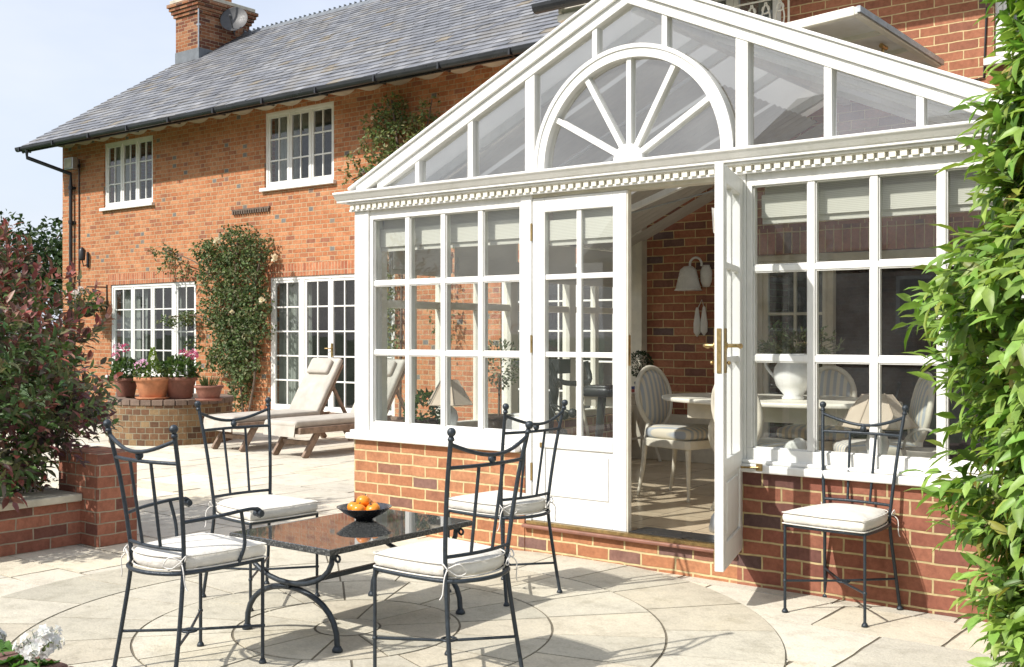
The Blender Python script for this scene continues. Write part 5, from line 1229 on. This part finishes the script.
tag(b.build('ground_cover', M['leaf']), 'low grey-green ground cover along the bed behind the stone coping', 'ground cover', kind='stuff')
# --- climbing rose between the garden doors (photo: 188-275, 220-410)
rc = random.Random(41)
RG = [(.09, .135, .045), (.115, .17, .055), (.065, .10, .038), (.16, .20, .085), (.19, .20, .10)]
def W3(px, py, Y):
    t_ = (px-512)/1097.; dx = -.61216+.79073*t_; dy = .79073+.61216*t_; s = Y/dy; return Vector((dx*s, Y, 1.37-(py-333.5)*s/1097.))
def climber(name, label, blobs, stems, density=1., flowers=(), L=.07, rn=rc, cols=RG):
    t = thing(name, label, 'climbing plant', (stems[0][0][0], stems[0][0][1], stems[0][0][2])); b = MB()
    for P in stems: b.tube(spline(P, 5), .02 if len(P) > 3 else .011, 6)
    part(b, 'stem', M['bark'], t); b = MB()
    for (c, rx, ry, rz, n) in blobs:
        for i in range(int(n*density)):
            d_ = vrand(rn); k = .3+.7*rn.random()**.5; e = 1+.2*math.sin(d_.x*9+c[0])*math.sin(d_.z*7)
            p = Vector((c[0]+d_.x*rx*k*e, min(c[1]+d_.y*ry*k, WY-.02), c[2]+d_.z*rz*k*e))
            for q in range(4): leaf(b, p+vrand(rn)*.05, vrand(rn)+Vector((0, -.3, -.1)), vrand(rn)+Vector((0, -.5, .8)), L*rn.uniform(.6, 1.2), L*.6, jit(rn.choice(cols), rn, .3), simple=True)
    part(b, 'foliage', M['leaf_far'], t)
    for (px, py, Y, r_) in flowers:
        b = MB(); c = W3(px, py, Y)
        for i in range(26): d_ = vrand(rn); leaf(b, c+d_*r_*.15, d_, vrand(rn), r_*.9, r_*.8, jit((.78, .72, .55), rn, .06), simple=True)
        part(b, 'flower', M['petal'], t)
    return t
Yc = WY-.22; bl = []
for (px, py, rpx, rpy, n) in ((238, 245, 28, 20, 200), (215, 270, 24, 26, 230), (245, 280, 26, 30, 300), (222, 310, 30, 26, 330), (240, 335, 27, 24, 280), (225, 355, 26, 22, 230), (245, 362, 20, 22, 150), (240, 388, 13, 24, 120), (262, 250, 10, 16, 60), (205, 250, 14, 10, 60), (262, 330, 14, 14, 40), (255, 308, 20, 20, 130),
        (172, 258, 9, 7, 22), (160, 250, 8, 7, 22), (185, 270, 8, 6, 16), (165, 270, 7, 5, 10), (185, 318, 14, 7, 42), (168, 322, 9, 6, 20), (195, 345, 9, 6, 12)):
    c = W3(px, py, Yc); s = c.y and 1097/(c.x*-.61216+c.y*.79073); bl.append(((c.x, c.y, c.z), rpx/s*1.18, .20, rpy/s, n*1.15))
base = W3(243, 405, Yc); base.z = 0
climber('climbing_rose', 'dense climbing rose with a few white blooms trained up the brick between the garden doors', bl,
        [[tuple(base), tuple(W3(240, 380, Yc)), tuple(W3(232, 340, Yc)), tuple(W3(238, 240, Yc))], [tuple(base+Vector((.15, 0, 0))), tuple(W3(255, 370, Yc)), tuple(W3(250, 320, Yc)), tuple(W3(262, 250, Yc))], [tuple(W3(215, 280, Yc)), tuple(W3(195, 262, Yc)), tuple(W3(165, 250, Yc))], [tuple(W3(215, 320, Yc)), tuple(W3(190, 315, Yc)), tuple(W3(168, 318, Yc))]],
        .82, [(217, 241, Yc-.2, .07), (274, 258, Yc-.1, .075), (262, 300, Yc-.2, .06), (232, 312, Yc-.24, .045), (188, 352, Yc-.1, .05)], .075)
Yd = WY-.2; bl = []
for (px, py, rpx, rpy, n) in ((395, 105, 14, 12, 60), (385, 122, 26, 16, 130), (405, 135, 34, 22, 230), (380, 150, 26, 20, 130), (430, 112, 12, 16, 46), (395, 165, 26, 18, 110), (355, 165, 16, 14, 34), (352, 185, 10, 12, 22), (372, 180, 20, 14, 60), (420, 150, 24, 26, 120), (392, 215, 22, 26, 90), (386, 255, 22, 26, 120), (384, 295, 18, 26, 120), (388, 335, 16, 22, 80), (440, 262, 14, 30, 60), (444, 320, 12, 30, 50)):
    c = W3(px, py, Yd); s = 1097/(c.x*-.61216+c.y*.79073); bl.append(((c.x, c.y, c.z), rpx/s*1.1, .18, rpy/s, n))
b0 = W3(400, 300, Yd); b0.z = .0
climber('wall_climber', 'loose yellow-green climber high on the brick wall beside the white gable', bl,
        [[tuple(b0), tuple(W3(402, 240, Yd)), tuple(W3(400, 170, Yd)), tuple(W3(392, 100, Yd))], [tuple(W3(400, 190, Yd)), tuple(W3(375, 170, Yd)), tuple(W3(352, 180, Yd))], [tuple(W3(402, 160, Yd)), tuple(W3(425, 130, Yd)), tuple(W3(432, 100, Yd))]],
        .62, [(372, 118, Yd-.2, .03), (418, 150, Yd-.2, .035)], .075, cols=[(.15, .20, .06), (.20, .23, .08), (.10, .15, .05), (.26, .22, .11)])
# --- pots on the round planter
def potted(px, label, r, h, mat, kind, dy=0, grp='terracotta pots on the round planter', sau=True, dz=0):
    c = W3(px, 390, TCY-.35+dy); x, y, z = c.x, c.y, TH+dz
    t = thing('flower_pot', label, 'flower pot', (x, y, z), 0, grp)
    b = MB()
    if sau: b.lathe([(.001, 0), (r*.9, 0), (r*1.0, .03), (r*.95, .03), (r*.85, .012), (.001, .012)], (x, y, z), 22); part(b, 'saucer', mat, t); b = MB()
    pot(b, x, y, z+(.013 if sau else 0), r, h, seg=26); b.lathe([(r*.98, h*.45), (r*.90+.012, h*.47), (r*.98, h*.5)], (x, y, z), 26) if False else None
    part(b, 'pot', mat, t)
    b = MB(); rn = random.Random(int(px)); c0 = (x, y, z+h+.08)
    if kind == 'geranium':
        tuft(b, c0, r*1.2, .16, 340, .07, .06, GR, rn); part(b, 'foliage', M['leaf'], t)
        for i in range(4 if r > .18 else 3):
            q = MB(); a = rn.uniform(0, 6.28); cc = Vector(c0)+Vector((math.cos(a)*r*rn.uniform(.2, 1.1), math.sin(a)*r*.8, rn.uniform(.14, .32))); q.tube([Vector(c0), cc], .005, 4, c=(.1, .18, .05))
            pk = rn.choice([(.58, .13, .24), (.62, .26, .36), (.66, .44, .50)])
            for j in range(34): d_ = vrand(rn); leaf(q, cc+d_*.035, d_, vrand(rn), .03, .03, jit(pk, rn, .15), simple=True)
            part(q, 'flower', M['petal'], t)
    elif kind == 'conifer':
        for i in range(420):
            k = rn.random(); a = rn.uniform(0, 6.28); rr_ = .085*(1-k)+.01; p = Vector((x+rr_*math.cos(a), y+rr_*math.sin(a), z+h+.02+k*.34)); leaf(b, p, Vector((math.cos(a)*.5, math.sin(a)*.5, 1)), vrand(rn), .035, .012, jit((.20, .30, .04), rn), simple=True)
        tuft(b, c0, r*1.15, .12, 330, .055, .04, GR+[(.14, .2, .06)], rn); part(b, 'foliage', M['leaf'], t)
        for i in range(3):
            q = MB(); a = -1.2-i*.9; cc = Vector(c0)+Vector((math.cos(a)*r*.9, math.sin(a)*r*.9, rn.uniform(.02, .14)))
            for j in range(26): d_ = vrand(rn); leaf(q, cc+d_*.03, d_, vrand(rn), .028, .028, jit((.8, .5, .66), rn, .1), simple=True)
            part(q, 'flower', M['petal'], t)
    else:
        for i in range(70): a = rn.uniform(0, 6.28); d_ = Vector((math.cos(a)*.5, math.sin(a)*.5, 1)); leaf(b, Vector((x, y, z+h*.9))+Vector((math.cos(a), math.sin(a), 0))*r*.5*rn.random(), d_, vrand(rn), rn.uniform(.08, .2), .012, jit((.10, .14, .05), rn), simple=True)
        part(b, 'foliage', M['leaf'], t)
potted(126, 'dark clay pot with a pink geranium, leftmost on the round brick planter', .15, .24, M['terracotta_dark'], 'geranium', sau=False)
potted(153, 'orange terracotta pot with a little yellow-green conifer on the round planter', .215, .26, M['terracotta'], 'conifer', -.12)
potted(180, 'brown clay pot of bright pink geraniums, right of the little conifer', .20, .27, M['terracotta_dark'], 'geranium', .16, sau=False)
potted(209, 'small square-looking clay pot of thin stems at the right rim of the round planter', .165, .17, M['terracotta_dark'], 'stems', .12)
# --- hanging basket on a scroll bracket
hx, hy_, hz_ = -19.62, WY-.38, 1.98
t = thing('hanging_basket', 'hanging basket with white flowers on a black scroll bracket on the brick wall', 'hanging basket', (hx, hy_, hz_-.35))
b = MB(); b.lathe([(.001, -.30), (.12, -.26), (.2, -.14), (.23, -.02), (.22, 0)], (hx, hy_, hz_), 18); part(b, 'basket', M['soil'], t)
b = MB(); b.tube([(hx+.1, WY-.01, hz_-.2), (hx+.1, WY-.01, hz_+.35)], .014, 6); b.tube([(hx+.1, WY-.01, hz_+.3), (hx, hy_, hz_+.3)], .013, 6); b.tube(spline([(hx+.1, WY-.02, hz_-.1), (hx+.05, WY-.2, hz_+.05), (hx+.03, WY-.1, hz_+.2), (hx+.02, WY-.28, hz_+.26)], 5), .011, 6)
for k in range(3): a = 2.1*k; b.tube([(hx+.2*math.cos(a), hy_+.2*math.sin(a), hz_), (hx, hy_, hz_+.29)], .004, 4)
part(b, 'bracket', M['black'], t)
b = MB(); tuft(b, (hx, hy_, hz_-.02), .33, .24, 520, .07, .035, [(.08, .12, .04), (.12, .16, .06), (.05, .09, .03)], rc); part(b, 'foliage', M['leaf'], t)
b = MB()
for i in range(5):
    cc = Vector((hx-.18+rc.uniform(-.1, .12), hy_-.15+rc.uniform(-.1, .1), hz_+.12+rc.uniform(-.05, .1)))
    for j in range(30): d_ = vrand(rc); leaf(b, cc+d_*.05, d_, vrand(rc), .05, .04, jit((.8, .76, .74), rc, .05), simple=True)
part(b, 'flower', M['petal'], t)
# --- white geraniums in the near planter
rg = random.Random(51)
def near_geranium(x, y, z, r, label, nf=1):
    t = thing('white_geranium', label, 'geranium', (x, y, .40), 0, 'white geraniums in the corner planter')
    b = MB()
    for i in range(16):
        a = rg.uniform(0, 6.28); k = rg.uniform(.03, .13); c = Vector((x+k*math.cos(a), y-.03+k*math.sin(a)*.6, .425+rg.uniform(0, .04))); n_ = Vector((math.cos(a)*.4, math.sin(a)*.4-.1, 1)).normalized(); rr_ = rg.uniform(.022, .036)
        u = n_.orthogonal().normalized(); v = n_.cross(u); m = 18; cc = jit(rg.choice([(.08, .19, .03), (.12, .25, .045), (.06, .14, .03)]), rg, .15)
        b.add([c-n_*.006]+[c+(u*math.cos(2*math.pi*j/m)+v*math.sin(2*math.pi*j/m))*rr_*(1+.10*math.sin(j*2*math.pi*5/m))+n_*.006*math.sin(j*2.2) for j in range(m)], [(0, j+1, (j+1) % m+1) for j in range(m)], 0, cc, True)
        b.tube([Vector((x, y-.03, .39)), c], .0022, 4, c=(.13, .24, .06))
    b.tube([Vector((x, y-.03, .39)), Vector((x, y, z-.02))], .0035, 5, c=(.14, .25, .06)); part(b, 'foliage', M['leaf'], t)
    b = MB()
    for i in range(58):
        d_ = vrand(rg); d_.z = abs(d_.z)*.9-.25; c = Vector((x, y, z))+d_.normalized()*r*rg.uniform(.55, 1.12); f = (d_.normalized()+vrand(rg)*.35).normalized(); u = f.orthogonal().normalized(); v = f.cross(u)
        for k in range(5):
            a = 2*math.pi*k/5+rg.uniform(-.2, .2); dd = (u*math.cos(a)+v*math.sin(a))+f*.25; leaf(b, c, dd, f, .0155, .0125, jit((.68, .68, .65), rg, .10), .1)
        b.tube([Vector((x, y, z-.02)), c], .0009, 3, c=(.25, .35, .12), cap=False)
    part(b, 'flower', M['petal'], t)
near_geranium(-2.872, 1.595, .506, .062, 'full white geranium head standing over the corner planter')
near_geranium(-3.20, 1.62, .470, .033, 'smaller white geranium cut by the left edge of the picture')
for (x, y, z, r) in ((-3.06, 1.50, .42, .02),):
    b = MB()
    for i in range(14): d_ = vrand(rg); leaf(b, Vector((x, y, z))+d_*.012, d_, vrand(rg), .018, .014, jit((.8, .8, .78), rg, .04), simple=True)
    b.tube([Vector((x, y, .38)), Vector((x, y, z))], .003, 4, c=(.14, .25, .06)); tag(b.build('white_geranium', M['petal']), 'tiny white bud cluster low among the leaves between the two geranium heads', 'geranium', 'white geraniums in the corner planter')
# --- trees
def tree(x, y, h, r, label, seed, cols=[(.04, .07, .02), (.055, .09, .028), (.03, .055, .018)], n=2600, L=.28, name='oak_tree', grp='trees beyond the garden'):
    rn = random.Random(seed); t = thing(name, label, 'tree', (x, y, -.06), 0, grp); b = MB()
    b.tube([(x, y, -.06), (x+.1, y, h*.3), (x, y+.1, h*.55)], [r*.09, r*.07, r*.05], 10)
    bl = []
    for i in range(14):
        a = rn.uniform(0, 6.28); k = rn.uniform(.25, .75)*r; z = h*rn.uniform(.42, .86); c = Vector((x+math.cos(a)*k, y+math.sin(a)*k, z)); bl.append((c, r*rn.uniform(.28, .45)))
        b.tube([(x, y, h*rn.uniform(.25, .5)), tuple((Vector((x, y, z*.8))+c)/2), tuple(c)], [r*.04, r*.025, r*.01], 6)
    part(b, 'trunk', M['bark'], t); b = MB()
    for i in range(n):
        c, rr_ = rn.choice(bl); d_ = vrand(rn); p = c+Vector((d_.x, d_.y, d_.z*.8))*rr_*(.5+.5*rn.random()**.5)
        leaf(b, p, vrand(rn), vrand(rn)+Vector((0, 0, 1)), L*rn.uniform(.5, 1.2), L*.7, jit(rn.choice(cols), rn, .3), simple=True)
    part(b, 'crown', M['leaf_far'], t)
tree(-47.8, 26.2, 6.9, 3.2, 'rounded dark green tree seen between the bronze shrub and the brick corner', 1)
tree(-51.2, 26.2, 6.2, 3.6, 'lower dark green tree farther left behind the bronze shrub', 2)
tree(-55, 26, 5.6, 3.5, 'small green tree low behind the bronze shrub near the left edge', 3)
tree(-44.4, 26.4, 5.6, 2.8, 'short green tree half hidden by the brick corner of the house', 4)
# neighbouring house behind the photographer, mirrored in the gable glass
t = thing('neighbour_house', 'neighbouring brick house with a slate roof behind the photographer', 'house', (-10, -14, -.06))
b = MB(); b.box(-15, -5, -18, -12, -.06, 3.4); b.prism([(-18, 3.4), (-12, 3.4), (-15, 5.8)], 'x', -14.99, -5.01); part(b, 'wall', M['brick_main'], t)
b = MB()
for s_ in (-1, 1): b.add([(-15.3, -15, 6.02), (-4.7, -15, 6.02), (-4.7, -15+s_*3.5, 3.2), (-15.3, -15+s_*3.5, 3.2), (-15.3, -15, 5.9), (-4.7, -15, 5.9), (-4.7, -15+s_*3.5, 3.1), (-15.3, -15+s_*3.5, 3.1)], [(0, 1, 2, 3), (4, 5, 6, 7), (2, 3, 7, 6), (0, 3, 7, 4), (1, 2, 6, 5)], 0, (.2, .21, .24))
part(b, 'roof', M['slate'], t)
for x in (-13.6, -10.6, -7.6): 
    b = MB(); b.box(x, x+1.2, -12.03, -11.96, 1.4, 2.6); f_ = part(b, 'window', M['paint'], t); b = MB(); b.box(x+.08, x+1.12, -11.959, -11.95, 1.48, 2.52); part(b, 'pane', M['black'], f_)
# trees behind the photographer, mirrored in the panes
tree(-2.5, -17, 9.5, 4.2, 'broad garden tree standing behind the photographer', 5, n=3000, L=.4, grp='trees behind the photographer')
tree(6, -15, 8.5, 4.0, 'round garden tree standing to the right behind the photographer', 6, n=3000, L=.4, grp='trees behind the photographer')
tree(14, -9, 9.0, 4.5, 'garden tree far to the right behind the photographer', 7, n=3000, L=.4, grp='trees behind the photographer')
